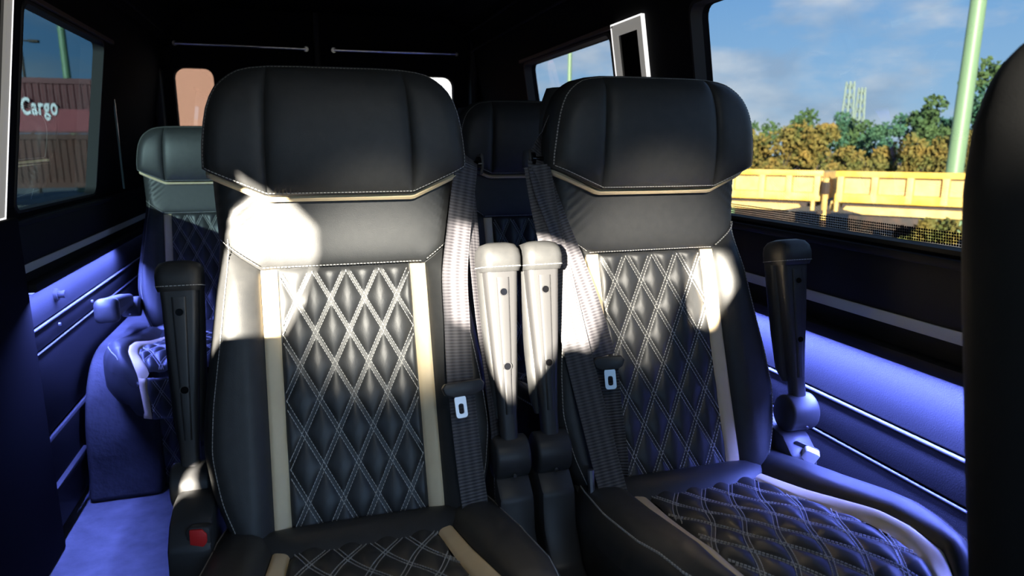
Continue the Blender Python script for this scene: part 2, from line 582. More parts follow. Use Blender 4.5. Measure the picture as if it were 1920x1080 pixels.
# shared geometry of the seat as world-independent parts ---------------------
def build_seat():
    root = empty('passenger_seat')
    # --- backrest shell: closed body behind all panels
    rings = []
    for z in np.linspace(.39, 1.21, 40):
        w = float(interp(z, WP)) - .002
        xs = np.linspace(-w, w, 25)
        fr = [(x, float(back_y(x * .999, z)) + .0045, z) for x in xs]
        yb = float(interp(z, SP)) + .095
        bk = [(w + .004, float(interp(z, SP)) + .055, z), (w - .01, yb - .01, z), (w * .8, yb, z), (0, yb + .006, z), (-w * .8, yb, z), (-w + .01, yb - .01, z), (-w - .004, float(interp(z, SP)) + .055, z)]
        rings.append(fr + bk)
    MB().loft(rings).obj('backrest_shell', M['leather'], root, smooth=True)
    # --- upper back (under the headrest)
    cz = .9
    up = [(-.204, 1.085), (.204, 1.085)]
    wl = lambda z: float(interp(z, WP)) - .0015
    lc = [(-wl(z), z) for z in np.linspace(.944, 1.085, 20)]
    rc = [(-x, z) for x, z in lc]
    bot = [(-wl(.944), .944), (-.139, cz + .003), (-.134, cz), (.134, cz), (.139, cz + .003), (wl(.944), .944)]

    def folds(X, Z, d):
        # soft wrinkles radiating from the outer ends of the seam
        s_ = np.exp(-((np.abs(X) - .18) / .035) ** 2) * np.exp(-((Z - 1.0) / .045) ** 2)
        return .0022 * s_ * np.sin((Z * 1.0 + np.abs(X) * .8) * 330)
    panel('upper_back', M['leather'], root, bot, up, lc, rc, S_back, 70, 40, h=.009, w=.014, relief=folds)
    # --- side bolsters
    for sgn in (-1, 1):
        zz = np.linspace(.488, .944, 50)
        outer = [(sgn * (float(interp(z, WP)) - .0015), z) for z in zz]
        inner = [(sgn * .1375, z) for z in np.linspace(.486, cz, 50)]
        top_ = [outer[-1], inner[-1]]; bot_ = [outer[0], inner[0]]
        if sgn < 0: a = (bot_, top_, outer, inner)
        else: a = (bot_[::-1], top_[::-1], inner, outer)
        panel('side_bolster', M['leather'], root, *a, S_back, 34, 70, h=.010, w=.016)
        stripe_in, stripe_out = .1105, .1365
        a_ = [(sgn * stripe_out, .492), (sgn * stripe_in, .492)]; b_ = [(sgn * stripe_out, cz - .001), (sgn * stripe_in, cz - .001)]
        if sgn > 0: a_ = a_[::-1]; b_ = b_[::-1]
        l_ = [a_[0], b_[0]]; r_ = [a_[1], b_[1]]
        panel('beige_stripe', M['beige'], root, a_, b_, l_, r_, S_back, 9, 60, h=.0045, w=.005)
    # --- quilted centre
    q = .1095
    panel('quilted_centre', M['quilt'], root, [(-q, .49), (q, .49)], [(-q, cz), (q, cz)], [(-q, .49), (-q, cz)], [(q, .49), (q, cz)], S_back, 120, 250, h=.004, w=.006,
          relief=lambda X, Z, d: quilt_relief(X, Z, d, 0, .9))
    ins = lambda x, z: abs(x) < q - .001 and .496 < z < cz - .002
    stitches('quilt_stitching', root, quilt_lines(ins, 0, .9, .43, .9), S_back, off=.0028)
    # seams of the back
    seam = []
    for sgn in (-1, 1):
        seam.append([(sgn * (float(interp(z, WP)) - .017), z) for z in np.linspace(.495, .955, 90)])
        seam.append([(sgn * .198, .951), (sgn * .136, .906)])
    seam.append([(-.134, .9045), (.134, .9045)])
    stitches('seam_stitching', root, seam, lambda x, z, o: S_back(x, z, o + .0068), off=.0018)
    # --- headrest: body plus three front panels
    rings = []
    xs = np.r_[np.linspace(-.2125, -.14, 14), np.linspace(-.13, .13, 12), np.linspace(.14, .2125, 14)]
    for x in xs:
        zt = float(interp(abs(x), HTOP)) if abs(x) < .2125 else 1.08
        zb = 1.023 if abs(x) < .117 else 1.023 + (abs(x) - .117) / .096 * .043
        zt = max(zt, zb + .004)
        zs = np.linspace(zb, zt, 16)
        fr = [(x, float(head_y(x, z)) + .0045, z) for z in zs]
        f2 = min(1, (zt - zb) / .16)
        yb = .0 + .065 * (.55 + .45 * f2)
        bk = [(x, yb - .015, zt), (x, yb - .004, zt - .012 * f2), (x, yb, (zt + zb) / 2), (x, yb, zb)]
        rings.append(fr + bk)
    MB().loft(rings).obj('headrest', M['leather'], root, smooth=True)
    hr = root.children[-1]
    hb = 1.023
    left = [(-.2125, 1.066)] + [(-x, z) for x, z in HTOP[::-1] if .188 <= x < .2129] + [(-.187, 1.192)]
    corner = (-.187, 1.192)
    topc = [corner] + [(-x, z) for x, z in HTOP[::-1] if .11 < x < .187] + [(-.106, 1.2284)]
    seamc = [(-.1165, hb), (-.1155, 1.10), (-.112, 1.17), (-.106, 1.2284)]
    panel('headrest_side', M['leather'], hr, [left[0], seamc[0]], topc, left, seamc, S_head, 60, 60, h=.0075, w=.0085)
    mir = lambda c: [(-x, z) for x, z in c]
    panel('headrest_side', M['leather'], hr, mir([left[0], seamc[0]])[::-1], mir(topc)[::-1], mir(seamc), mir(left), S_head, 60, 60, h=.0075, w=.0085)
    tc_ = [(-.106, 1.2284), (-.06, 1.2285), (0, 1.229), (.06, 1.2285), (.106, 1.2284)]
    panel('headrest_centre', M['leather'], hr, [(-.1165, hb), (.1165, hb)], tc_, seamc, mir(seamc), S_head, 90, 60, h=.0085, w=.009)
    inset = []
    C = np.array([0, 1.11])
    for x, z in resample(HOUT, 160):
        v = C - np.array([x, z]); v /= np.hypot(*v)
        inset.append((x + v[0] * .0052, z + v[1] * .0052))
    low = [(-.208, 1.0675), (-.1165, hb + .004), (.1165, hb + .004), (.208, 1.0675)]
    stitches('headrest_stitching', hr, [inset, low], lambda x, z, o: S_head(x, z, o + .0035), off=.0022)
    # --- beige piping under the headrest: a fat front strip and a thin one above
    def strip(name, pts, hgt, dep, yoff, m):
        p = resample(pts, 60)
        V = []
        for x, z in p:
            y0 = float(back_y(x * .96, z)) + yoff
            V.append([(x, y0, z - hgt / 2), (x, y0 - dep * .8, z - hgt / 2), (x, y0 - dep, z), (x, y0 - dep * .8, z + hgt / 2), (x, y0, z + hgt / 2)])
        return MB().loft(V).obj(name, m, root, smooth=True)
    strip('beige_piping', [(-.209, 1.057), (-.119, 1.0165), (.119, 1.0165), (.209, 1.057)], .0095, .023, -.004, M['beige'])
    strip('lower_lip', [(-.206, 1.0635), (-.119, 1.0235), (.119, 1.0235), (.206, 1.0635)], .003, .034, -.004, M['leather'])
    # --- rolled flap at the foot of the backrest
    rings = []
    for t in np.linspace(0, 1, 30):
        x = -.205 + .41 * t
        e = 1 - abs(2 * t - 1) ** 3
        c = Vector((x, -.188 + .03 * (1 - e), .464 + .012 * (1 - e)))
        ry = .022 + .030 * e; rz_ = .020 + .026 * e
        rings.append([(c.x, c.y + ry * math.cos(a), c.z + rz_ * math.sin(a) + .012 * math.cos(a)) for a in np.linspace(0, 2 * PI, 17)[:-1]])
    MB().loft(rings).obj('lower_flap', M['leather'], root, smooth=True)
    # --- cushion
    cu = empty('seat_cushion', (0, 0, 0), 0, root)
    CP = [(-.66, .475), (-.62, .525), (-.56, .541), (-.45, .535), (-.3, .505), (-.18, .487), (-.05, .48)]
    # plan outline half width against depth
    WQ = [(-.632, .120), (-.622, .155), (-.60, .19), (-.56, .216), (-.50, .238), (-.40, .252), (-.28, .250), (-.16, .238), (-.06, .215)]
    PO = [(-x, y) for y, x in WQ[::-1]] + [(0, -.64)] + [(x, y) for y, x in WQ]
    PO = [(-x, y) for y, x in WQ[::-1]] + [(-.06, -.640), (.06, -.640)] + [(x, y) for y, x in WQ]

    def cush_z(x, y):
        x, y = np.broadcast_arrays(np.asarray(x, float), np.asarray(y, float))
        z = interp(y, CP)
        ax = np.abs(x)
        z = z + .022 * smoothst((ax - .125) / .05)
        d = polydist(x, y, PO)
        r = .050
        u = np.clip(1 - d / r, 0, 1)
        return z - r * (1 - np.sqrt(np.maximum(1 - u * u, 0)))

    def S_c(x, y, off):
        z = cush_z(x, y) + off
        return np.stack([np.broadcast_to(x, z.shape), np.broadcast_to(y, z.shape), z], -1)
    # stripe centre lines in plan (curving in at the front corners)
    SL = [(.124, -.08), (.126, -.20), (.136, -.32), (.146, -.43), (.148, -.50), (.139, -.56), (.118, -.605), (.10, -.632)]
    SL = resample(SL, 60)
    tn = np.gradient(SL, axis=0); tn /= np.hypot(tn[:, 0], tn[:, 1])[:, None]
    nn = np.stack([-tn[:, 1], tn[:, 0]], 1)
    inn = SL - nn * .013; outr = SL + nn * .013
    if abs(inn[0, 0]) > abs(outr[0, 0]): inn, outr = outr, inn
    for sgn in (-1, 1):
        I = [(sgn * x, y) for x, y in inn[::-1]]; O_ = [(sgn * x, y) for x, y in outr[::-1]]
        a_ = [O_[0], I[0]]; b_ = [O_[-1], I[-1]]
        if sgn < 0: panel('beige_stripe', M['beige'], cu, a_, b_, O_, I, S_c, 9, 80, h=.004, w=.005)
        else: panel('beige_stripe', M['beige'], cu, a_[::-1], b_[::-1], I, O_, S_c, 9, 80, h=.004, w=.005)
        oo = [(sgn * x, y) for y, x in WQ]
        ob = [(sgn * x * .995, y) for x, y in outr[::-1]]
        ob = [(sgn * (x + .001), y) for x, y in outr[::-1]]
        fb = [oo[0], ob[0]]; bb = [oo[-1], ob[-1]]
        if sgn < 0: panel('cushion_bolster', M['leather'], cu, fb, bb, oo, ob, S_c, 30, 90, h=.009, w=.015)
        else: panel('cushion_bolster', M['leather'], cu, fb[::-1], bb[::-1], ob, oo, S_c, 30, 90, h=.009, w=.015)
    li = [(-x + .001, y) for x, y in inn[::-1]]; ri = [(x - .001, y) for x, y in inn[::-1]]
    wx = lambda x, y: (x, y)
    panel('quilted_seat', M['quilt'], cu, [li[0], ri[0]], [li[-1], ri[-1]], li, ri, S_c, 120, 240, h=.004, w=.006,
          relief=lambda X, Y, d: quilt_relief(X + .004 * np.sin(Y * 40), Y, d, 0, -.1))
    innf = lambda y: float(np.interp(-y, -inn[:, 1], inn[:, 0]))
    insc = lambda x, y: abs(x) < innf(y) - .003
    ql = quilt_lines(insc, 0, -.1, -.625, -.09)
    ql = [[(x - .004 * math.sin(y * 40), y) for x, y in l] for l in ql]
    stitches('quilt_stitching', cu, ql, S_c, off=.0028)
    sm = []
    for sgn in (-1, 1):
        sm.append([(sgn * (float(interp(y, WQ)) - .018), y) for y in np.linspace(-.60, -.10, 90)])
    stitches('seam_stitching', cu, sm, lambda x, y, o: S_c(x, y, o + .007), off=.0018)
    # cushion body below
    base = resample(PO, 70)
    rings = []
    for sc, z_off in ((1.0, 0), (1.006, -.03), (1.0, -.075), (.965, -.095)):
        ring = []
        for x, y in base:
            z = float(interp(y, CP)) - .052 + (.022 if abs(x) > .16 else 0) + z_off
            ring.append((x * sc, -.34 + (y + .34) * sc, z))
        rings.append(ring)
    rings = [[(0 + (x) * .5, -.34 + (y + .34) * .5, float(interp(y, CP)) - .03) for x, y in base]] + rings
    MB().loft(rings).obj('cushion_body', M['leather'], cu, smooth=True)
    def S_f(x, z, off):
        yy = -.655 + .020 * np.clip((np.abs(x) - .06) / .10, 0, 1) ** 2 * 3 + (.47 - z) * .10
        return np.stack([np.broadcast_to(x, yy.shape), yy - off, np.broadcast_to(z, yy.shape)], -1)
    panel('quilted_front', M['quilt'], cu, [(-.09, .36), (.09, .36)], [(-.095, .492), (.095, .492)], [(-.09, .36), (-.095, .492)], [(.09, .36), (.095, .492)], S_f, 60, 50, h=.006, w=.01,
          relief=lambda X, Z, d: quilt_relief(X, Z, d, 0, .45))
    stitches('front_stitching', cu, quilt_lines(lambda x, z: abs(x) < .088 and .365 < z < .488, 0, .45, .36, .49), S_f, off=.004)
    for sgn in (-1, 1):
        e0, e1 = sorted((sgn * .092, sgn * .117))
        panel('beige_stripe', M['beige'], cu, [(e0, .36), (e1, .36)], [(e0, .49), (e1, .49)], [(e0, .36), (e0, .49)], [(e1, .36), (e1, .49)], S_f, 9, 20, h=.005, w=.006)
    # quilted front skirt of the pedestal and the pedestal box
    MB().box((-.19, -.56, .0), (.19, -.05, .40)).obj('pedestal', M['plastic'], root, bevel=.012)
    S_sk = lambda x, z, off: np.stack([x, np.full(np.shape(x), -.563) - off, z], -1)
    k = .185
    panel('quilted_skirt', M['quilt'], root, [(-k, .05), (k, .05)], [(-k, .39), (k, .39)], [(-k, .05), (-k, .39)], [(k, .05), (k, .39)], S_sk, 90, 80, h=.004,
          relief=lambda X, Z, d: quilt_relief(X, Z, d, 0, .1))
    sl = quilt_lines(lambda x, z: abs(x) < k - .003 and .055 < z < .385, 0, .1, .05, .39)
    stitches('skirt_stitching', root, sl, S_sk, off=.0028)
    # --- armrests
    for sgn in (-1, 1):
        bracket(root, sgn)
    return root


def bracket(root, sgn):
    prof = [(-.115, .560), (-.165, .548), (-.195, .52), (-.205, .46), (-.24, .405), (-.34, .375), (-.58, .360), (-.595, .34), (-.595, .25), (-.05, .22), (-.01, .30), (-.03, .50), (-.06, .555)]
    x0 = sgn * .253
    b = MB().prism(prof, 0, x0 - .031, x0 + .031).obj('side_cover', M['plastic'], root, bevel=.008, seg=2)
    MB().box((x0 - .022, -.40, .368), (x0 + .022, -.34, .386)).obj('cover_cap', M['plastic'], b, bevel=.003)
    return b


def build_armrest(parent, sgn, angle, ks=.92):
    """angle: degrees from vertical, negative leans to the front; 90 = lowered"""
    a = empty('armrest', (sgn * .253, -.145, .595), 0, parent)
    rot = math.radians(angle)
    def T(p):      # local: l along the arm, f towards its underside (front when raised), x sideways
        x, l, f_ = p
        l = l * ks if l < .32 else .32 * ks + (l - .32)
        dl = Vector((0, -math.sin(rot), math.cos(rot)))
        df = Vector((0, -math.cos(rot), -math.sin(rot)))
        return tuple(Vector((x, 0, 0)) + dl * l + df * f_)
    def sect(l, w, fr, bk, r, cx=0):
        return [T((cx + px, l, fr / 2 - bk / 2 + py)) for px, py in rrect(w, fr + bk, r, 4)]
    # plastic shell (underside), narrow at the hinge and wide at the end
    prof = [(.010, .030, .016, .010), (.06, .031, .015, .012), (.12, .036, .017, .012), (.19, .044, .020, .012), (.26, .051, .022, .012), (.315, .056, .024, .012), (.335, .058, .026, .012)]
    MB().loft([sect(l, w, f_, b_, .009) for l, w, f_, b_ in prof]).obj('armrest_shell', M['plastic'], a, smooth=True)
    # raised centre rib on the shell
    MB().loft([sect(l, w * .40, f_ + .0035, 0, .004) for l, w, f_, b_ in prof[1:-1]]).obj('armrest_rib', M['plastic'], a, smooth=True)
    # leather pad on the other side
    pp = [(.05, .040, .0, .020), (.08, .052, .0, .034), (.16, .058, .004, .038), (.28, .064, .006, .040), (.33, .066, .008, .040)]
    MB().loft([sect(l, w, f_ - .006, b_, .014) for l, w, f_, b_ in pp]).obj('armrest_pad', M['leather'], a, smooth=True)
    # rounded leather end
    ee = [(.325, .064, .030, .040, .014), (.333, .068, .036, .042, .016), (.350, .069, .037, .042, .016), (.362, .067, .034, .040, .017), (.371, .058, .026, .032, .016), (.375, .036, .014, .018, .012)]
    cap = MB().loft([sect(*e) for e in ee]).obj('armrest_end', M['leather'], a, smooth=True)
    # seam ring of the leather end
    ring = [T((px * 1.012, .3335, .036 / 2 - .042 / 2 + py * 1.012)) for px, py in rrect(.068, .078, .016, 6)]
    mb = MB()
    n = len(ring)
    for i in range(n):
        p0 = Vector(ring[i]); p1 = Vector(ring[(i + 1) % n]); L = (p1 - p0).length
        k = max(1, int(L / .006))
        for j in range(k):
            q0 = p0.lerp(p1, j / k); q1 = p0.lerp(p1, (j + .7) / k)
            mb.cyl(q0, q1, .0007, 4)
    o = mb.obj('end_stitching', M['thread'], cap); o['kind'] = 'stuff'
    # screw recesses
    for l, r_ in ((.288, .0065), (.150, .0065)):
        f_ = float(np.interp(l, [p[0] for p in prof], [p[2] for p in prof])) + .0036
        mb = MB()
        for i in range(16):
            t0, t1 = 2 * PI * i / 16, 2 * PI * (i + 1) / 16
            v = []
            for t in (t0, t1):
                for rr, ff in ((r_ * 1.25, f_ - .002), (r_ * 1.18, f_ + .0012), (r_, f_ + .0012), (r_ * .9, f_ - .003)):
                    v.append(T((rr * math.cos(t), l + rr * math.sin(t), ff)))
            mb.add(v, [(0, 1, 5, 4), (1, 2, 6, 5), (2, 3, 7, 6)])
        sc = mb.obj('screw_recess', M['plastic'], a)
        MB().cyl(T((0, l, f_ - .004)), T((0, l, f_ + .0004)), r_ * .92, 14).obj('screw_head', M['gloss'], a)
    # hinge hub: short drum across, with a cheek plate
    pts = []
    for t in np.linspace(0, 2 * PI, 25)[:-1]:
        pts.append((-.002 + .034 * math.cos(t), -.020 + .037 * math.sin(t)))
    MB().prism(pts, 0, -.031, .031).obj('hinge_hub', M['plastic'], a, bevel=.006, seg=3)
    MB().cyl((0, -.034, -.040), (0, -.0375, -.041), .003, 10).obj('hub_screw', M['steel'], a)
    return a


def ribbon(name, pts, wid, parent, width=.047, th=.0014):
    """strap through pts; wid = list of side vectors"""
    P = [Vector(p) for p in pts]
    n = len(P)
    # densify with catmull-rom
    out_p, out_w = [], []
    for i in range(n - 1):
        p0 = P[max(i - 1, 0)]; p1 = P[i]; p2 = P[i + 1]; p3 = P[min(i + 2, n - 1)]
        w1 = Vector(wid[i]).normalized(); w2 = Vector(wid[i + 1]).normalized()
        for k in range(10):
            t = k / 10
            q = .5 * ((2 * p1) + (-p0 + p2) * t + (2 * p0 - 5 * p1 + 4 * p2 - p3) * t * t + (-p0 + 3 * p1 - 3 * p2 + p3) * t ** 3)
            out_p.append(q); out_w.append(w1.lerp(w2, t).normalized())
    out_p.append(P[-1]); out_w.append(Vector(wid[-1]).normalized())
    V = []; UV = []; F = []
    s_ = 0
    m_ = len(out_p)
    for i in range(m_):
        if i: s_ += (out_p[i] - out_p[i - 1]).length
        tg = (out_p[min(i + 1, m_ - 1)] - out_p[max(i - 1, 0)]).normalized()
        w = (out_w[i] - tg * out_w[i].dot(tg)).normalized()
        nrm = tg.cross(w).normalized() * th / 2
        for k, (a, sg) in enumerate(((-1, -1), (-.5, -1.2), (0, -1.25), (.5, -1.2), (1, -1), (1, 1), (.5, 1.2), (0, 1.25), (-.5, 1.2), (-1, 1))):
            V.append(out_p[i] + w * (a * width / 2) + nrm * sg)
            UV.append(((a + 1) / 2, s_))
    for i in range(m_ - 1):
        for k in range(10):
            k2 = (k + 1) % 10
            F.append((i * 10 + k, i * 10 + k2, (i + 1) * 10 + k2, (i + 1) * 10 + k))
    F.append(tuple(range(10))); F.append(tuple((m_ - 1) * 10 + k for k in range(10)))
    return mk(name, V, F, M['webbing'], parent, smooth=False, uvs=UV)


def oriented(parent, name, loc, xdir, zdir):
    e = empty(name, loc, 0, parent)
    x = Vector(xdir).normalized(); z = Vector(zdir); z = (z - x * z.dot(x)).normalized(); y = z.cross(x)
    e.rotation_euler = Matrix((x, y, z)).transposed().to_euler()
    return e


def tongue(parent, loc, xdir, zdir, w=.062, tx_=0.0):
    """moulded slider plate with a metal tongue hanging from it (local z up, y away from viewer)"""
    e = oriented(parent, 'belt_tongue', loc, xdir, zdir)
    MB().prism([(-w / 2, .004), (-w / 2 + .006, .011), (w / 2 - .006, .011), (w / 2, .004), (w / 2 - .004, -.008), (w / 4, -.013), (-w / 4, -.013), (-w / 2 + .004, -.008)], 1, -.0055, .0055).obj('slider_plate', M['plastic'], e, bevel=.0022)
    o = rrect(.020, .036, .005, 4, 0, -.030)
    hole = rrect(.009, .017, .0035, 4, 0, -.033)
    o = [(x + tx_, z) for x, z in o]; hole = [(x + tx_, z) for x, z in hole]
    n = len(o)
    V = [(x, -.0013, z) for x, z in o] + [(x, -.0013, z) for x, z in hole] + [(x, .0013, z) for x, z in o] + [(x, .0013, z) for x, z in hole]
    F = []
    for k in range(n):
        j = (k + 1) % n
        F += [(k, j, n + j, n + k), (2 * n + k, 3 * n + k, 3 * n + j, 2 * n + j), (k, 2 * n + k, 2 * n + j, j), (n + k, n + j, 3 * n + j, 3 * n + k)]
    MB().add(V, F).obj('metal_tongue', M['steel'], e)
    return e


def buckle(parent, loc, xdir, zdir, red=True, name='buckle'):
    e = oriented(parent, name, loc, xdir, zdir)
    MB().prism(rrect(.034, .052, .007, 4, 0, -.008), 1, -.010, .010).obj('buckle_case', M['plastic'], e, bevel=.003)
    MB().prism([(-.011, -.014), (.006, -.014), (.013, -.004), (.013, .008), (.006, .016), (-.011, .016)], 1, -.0135, -.008).obj('buckle_button', M['red'] if red else M['white_plastic'], e, bevel=.0015)
    return e


seat0 = build_seat()
CENTRE = [(.064, 1.20, 0), (.645, 1.20, 0), (.632, 1.92, 0), (-.372, 2.90, -.052)]
seats = [seat0] + [copy_tree(seat0) for _ in CENTRE[1:]]
LAB = ['charcoal seat beside the aisle, upper backrest mostly in a patch of sun',
       'charcoal seat beside the big window, blue light spilling over its cushion',
       'charcoal seat in the second row, showing only between the two front seats',
       'farthest charcoal seat, by the wheel arch, with a blue-lit cushion',
       ]
for s_, c, l_ in zip(seats, CENTRE, LAB):
    s_.location = c
    tag(s_, l_, 'seat', 'passenger seats with diamond quilting')
for i, s_ in enumerate(seats):
    for sgn in (-1, 1):
        ang = -12
        if i == 3 and sgn < 0: ang = 84
        ar = build_armrest(s_, sgn, ang, .83 if (i, sgn) == (1, 1) else .92)
        if i == 1 and sgn > 0:
            ar.location.x += .012; ar.location.z += .012
        if i == 0 and sgn < 0:
            ar.location.y += .10; ar.location.z -= .022; ar.location.x -= .012
for ch in list(seats[3].children):
    if ch.name.startswith('seat_cushion'): ch.location.y = -.13
    if ch.name.startswith('side_cover') and sum(v.co.x for v in ch.data.vertices) < 0:
        for g_ in list(ch.children): bpy.data.objects.remove(g_)
        bpy.data.objects.remove(ch)

# ---- seat close to the viewer, made black in place of shade, its rounded shoulder against the window
M['shaded_black'] = mat('shade_black_fabric', (.012, .012, .012), .75, spec=.2, bump=(600, .4, .0008))  # near-black cloth carries the shade over this seat
cs = empty('near_seat', (.805, .50, -.012))
CW = soft([(.40, .215), (.60, .222), (.80, .226), (1.0, .226), (1.07, .222), (1.13, .208), (1.17, .188), (1.21, .150), (1.235, .105), (1.25, .05)], .008)
rings = []
for z in np.r_[np.linspace(.42, 1.05, 22), np.linspace(1.07, 1.249, 22)]:
    w = float(interp(z, CW)); y = -.012 - (1.25 - z) * .17 if z < 1.05 else -.012 - (1.25 - z) * .17
    dp = .055 * min(1, math.sqrt(max(1.252 - z, 0) / .06))
    rings.append([(px, y + py, z) for px, py in rrect(2 * w, 2 * dp, min(.05, dp * .95), 6)])
MB().loft(rings).obj('backrest', M['shaded_black'], cs, smooth=True)
rings = []
for sc, z in ((.90, .36), (1.0, .38), (1.02, .43), (.99, .475), (.90, .49)):
    rings.append([(px * sc, -.36 + py * sc, z) for px, py in rrect(.46, .46, .08, 6)])
MB().loft(rings).obj('cushion', M['shaded_black'], cs, smooth=True)
MB().box((-.17, -.52, .012), (.17, -.12, .37)).obj('pedestal', M['plastic'], cs, bevel=.01)
zz = [(float(interp(z, CW)) * .97, z) for z in np.linspace(.5, 1.235, 60)]
MB().loft([[(-x + dx, -.012 - (1.25 - z) * .17 - .052 * min(1, math.sqrt(max(1.252 - z, 0) / .06)) * .75 + dy, z) for dx, dy in ((-.003, 0), (0, -.003), (.003, 0), (0, .003))] for x, z in zz]).obj('side_piping', M['shaded_black'], cs, smooth=True)
tag(cs, 'dark seat close to the viewer, its rounded shoulder cutting across the big window', 'seat')
for ch in seats[1].children:
    if ch.name.startswith('seat_cushion'): ch.location.x = .022

# ---- belts (parts of their seats), given in world metres relative to the seat root
def rel(seat, p): return tuple(Vector(p) - seat.location)

A, B_ = seats[0], seats[1]
# aisle seat: guide on its right shoulder (viewer's right)
def guide(seat, p, sgn):
    e = empty('belt_guide', rel(seat, p), 0, seat)
    MB().cyl((-.018, 0, 0), (.018, 0, 0), .0045, 12).cyl((-.02, -.004, 0), (-.014, -.004, 0), .0125, 16).cyl((.014, -.004, 0), (.02, -.004, 0), .0125, 16).obj('guide_roller', M['gloss'], e, smooth=True)
    MB().prism([(-.002, -.02), (-.012, .0), (-.004, .018), (.03, .014), (.035, -.018)], 0, -.026, -.02).prism([(-.002, -.02), (-.012, .0), (-.004, .018), (.03, .014), (.035, -.018)], 0, .02, .026).obj('guide_bracket', M['plastic'], e, bevel=.002)
    return e

gA = (.290, 1.215, 1.070)
guide(A, gA, 1)
bA = empty('seat_belt', (0, 0, 0), 0, A)
ptsA = [(.285, 1.222, 1.085), (.2815, 1.196, 1.068), (.272, 1.186, 1.02), (.258, 1.165, .95), (.246, 1.143, .88), (.243, 1.118, .80), (.2385, 1.086, .735), (.2375, 1.073, .708)]
ribbon('shoulder_strap', [rel(A, p) for p in ptsA], [(.5, .7, 0)] + [(.9, .35, -.2)] + [(1, .25, -.1)] * 2 + [(1, 0.1, 0)] * 4, bA, .046)
tongue(bA, rel(A, (.237, 1.052, .708)), (1, .12, .02), (0, .3, 1), .074, -.008)
ptsA2 = [(.2375, 1.070, .702), (.2395, 1.053, .64), (.243, 1.028, .56), (.247, 1.012, .50), (.251, 1.00, .45), (.254, 1.02, .40)]
ribbon('lap_strap', [rel(A, p) for p in ptsA2], [(1, 0.05, 0)] * 6, bA, .045)
ptsA3 = [(.289, 1.225, 1.06), (.290, 1.195, .98), (.288, 1.165, .90), (.289, 1.128, .80), (.295, 1.092, .70), (.298, 1.062, .60), (.296, 1.040, .50), (.293, 1.030, .42)]
ribbon('return_strap', [rel(A, p) for p in ptsA3], [(.8, .7, 0)] * 8, bA, .030)
buckle(A, rel(A, (-.176, 1.022, .528)), (1, -.15, 0), (.12, .1, 1))

# window seat: guide on the shoulder next to the aisle seat
gB = (.428, 1.218, 1.078)
guide(B_, gB, -1)
bB = empty('seat_belt', (0, 0, 0), 0, B_)
ptsB0 = [(.452, 1.235, 1.155), (.438, 1.238, 1.12), (.428, 1.225, 1.086), (.421, 1.205, 1.062), (.428, 1.190, 1.02), (.446, 1.170, .96), (.468, 1.145, .89), (.488, 1.120, .82), (.5025, 1.098, .755), (.507, 1.088, .728)]
ribbon('shoulder_strap', [rel(B_, p) for p in ptsB0], [(.5, 1, 0)] * 2 + [(.8, .6, 0)] + [(1, .2, .1)] * 3 + [(1, .12, .2)] * 4, bB, .046)
tongue(bB, rel(B_, (.508, 1.068, .722)), (1, -.35, .1), (-.1, .3, 1), .056)
ptsB2 = [(.507, 1.082, .722), (.511, 1.074, .66), (.516, 1.06, .59), (.520, 1.05, .53), (.520, 1.06, .47)]
ribbon('lap_strap', [rel(B_, p) for p in ptsB2], [(1, -.45, 0)] * 5, bB, .045)
ptsB3 = [(.415, 1.200, 1.066), (.422, 1.185, 1.0), (.432, 1.165, .93), (.443, 1.13, .84), (.456, 1.09, .74), (.468, 1.05, .65), (.480, 1.01, .56), (.489, .98, .49), (.490, .975, .44)]
ribbon('return_strap', [rel(B_, p) for p in ptsB3], [(.9, -.3, 0)] * 9, bB, .048)
buckle(B_, rel(B_, (.470, .955, .480)), (.8, -.5, 0), (-.3, .2, 1), red=False, name='buckle')
MB().cyl((0, 0, 0), (0, .01, .06), .006, 8).obj('anchor_bolt', M['steel'], B_).location = rel(B_, (.452, 1.0, .49))
# silver anchor on the window side
an = oriented(B_, 'belt_anchor', rel(B_, (.905, 1.005, .512)), (.8, -.4, -.35), (-.3, -.2, 1))
MB().prism(rrect(.030, .042, .006, 4), 1, -.008, .008).obj('anchor_cover', M['white_plastic'], an, bevel=.003)
MB().prism(rrect(.052, .05, .008, 4, -.008, -.006), 1, .009, .013).obj('anchor_plate', M['plastic'], an, bevel=.001)


# ================================================================== THE VAN
YR = 3.9                         # inner face of the rear doors
XR = lambda z: 1.052 - (.16 * (z - .93) if z > .93 else 0)
XL = lambda z: -(.712 - (.16 * (z - .93) if z > .93 else 0))


def wall_poly(name, outline, holes, X, side, th, m, parent=None):
    """a side wall: polygon in (y,z) with holes, laid on x = X(z), thickened outwards"""
    loops = [outline] + holes
    dense = []
    for lp in loops:
        o_ = []
        for i in range(len(lp)):
            a = lp[i]; b = lp[(i + 1) % len(lp)]
            n = max(1, int(abs(a[1] - b[1]) / .2))
            for k in range(n):
                o_.append((a[0] + (b[0] - a[0]) * k / n, a[1] + (b[1] - a[1]) * k / n))
        dense.append(o_)
    tris = tessellate_polygon([[Vector((p[0], p[1], 0)) for p in lp] for lp in dense])
    flat = [p for lp in dense for p in lp]
    N = len(flat)
    V = [(X(p[1]), p[0], p[1]) for p in flat] + [(X(p[1]) + side * th, p[0], p[1]) for p in flat]
    F = [tuple(t) for t in tris] + [tuple(i + N for i in t)[::-1] for t in tris]
    o = 0
    for lp in dense:
        n = len(lp)
        for k in range(n):
            j = (k + 1) % n
            F.append((o + k, o + j, N + o + j, N + o + k))
        o += n
    return MB().add(V, F).obj(name, m, parent)


def rect_yz(y0, y1, z0, z1, r=.0, n=4):
    if not r: return [(y0, z0), (y1, z0), (y1, z1), (y0, z1)]
    return rrect(y1 - y0, z1 - z0, r, n, (y0 + y1) / 2, (z0 + z1) / 2)


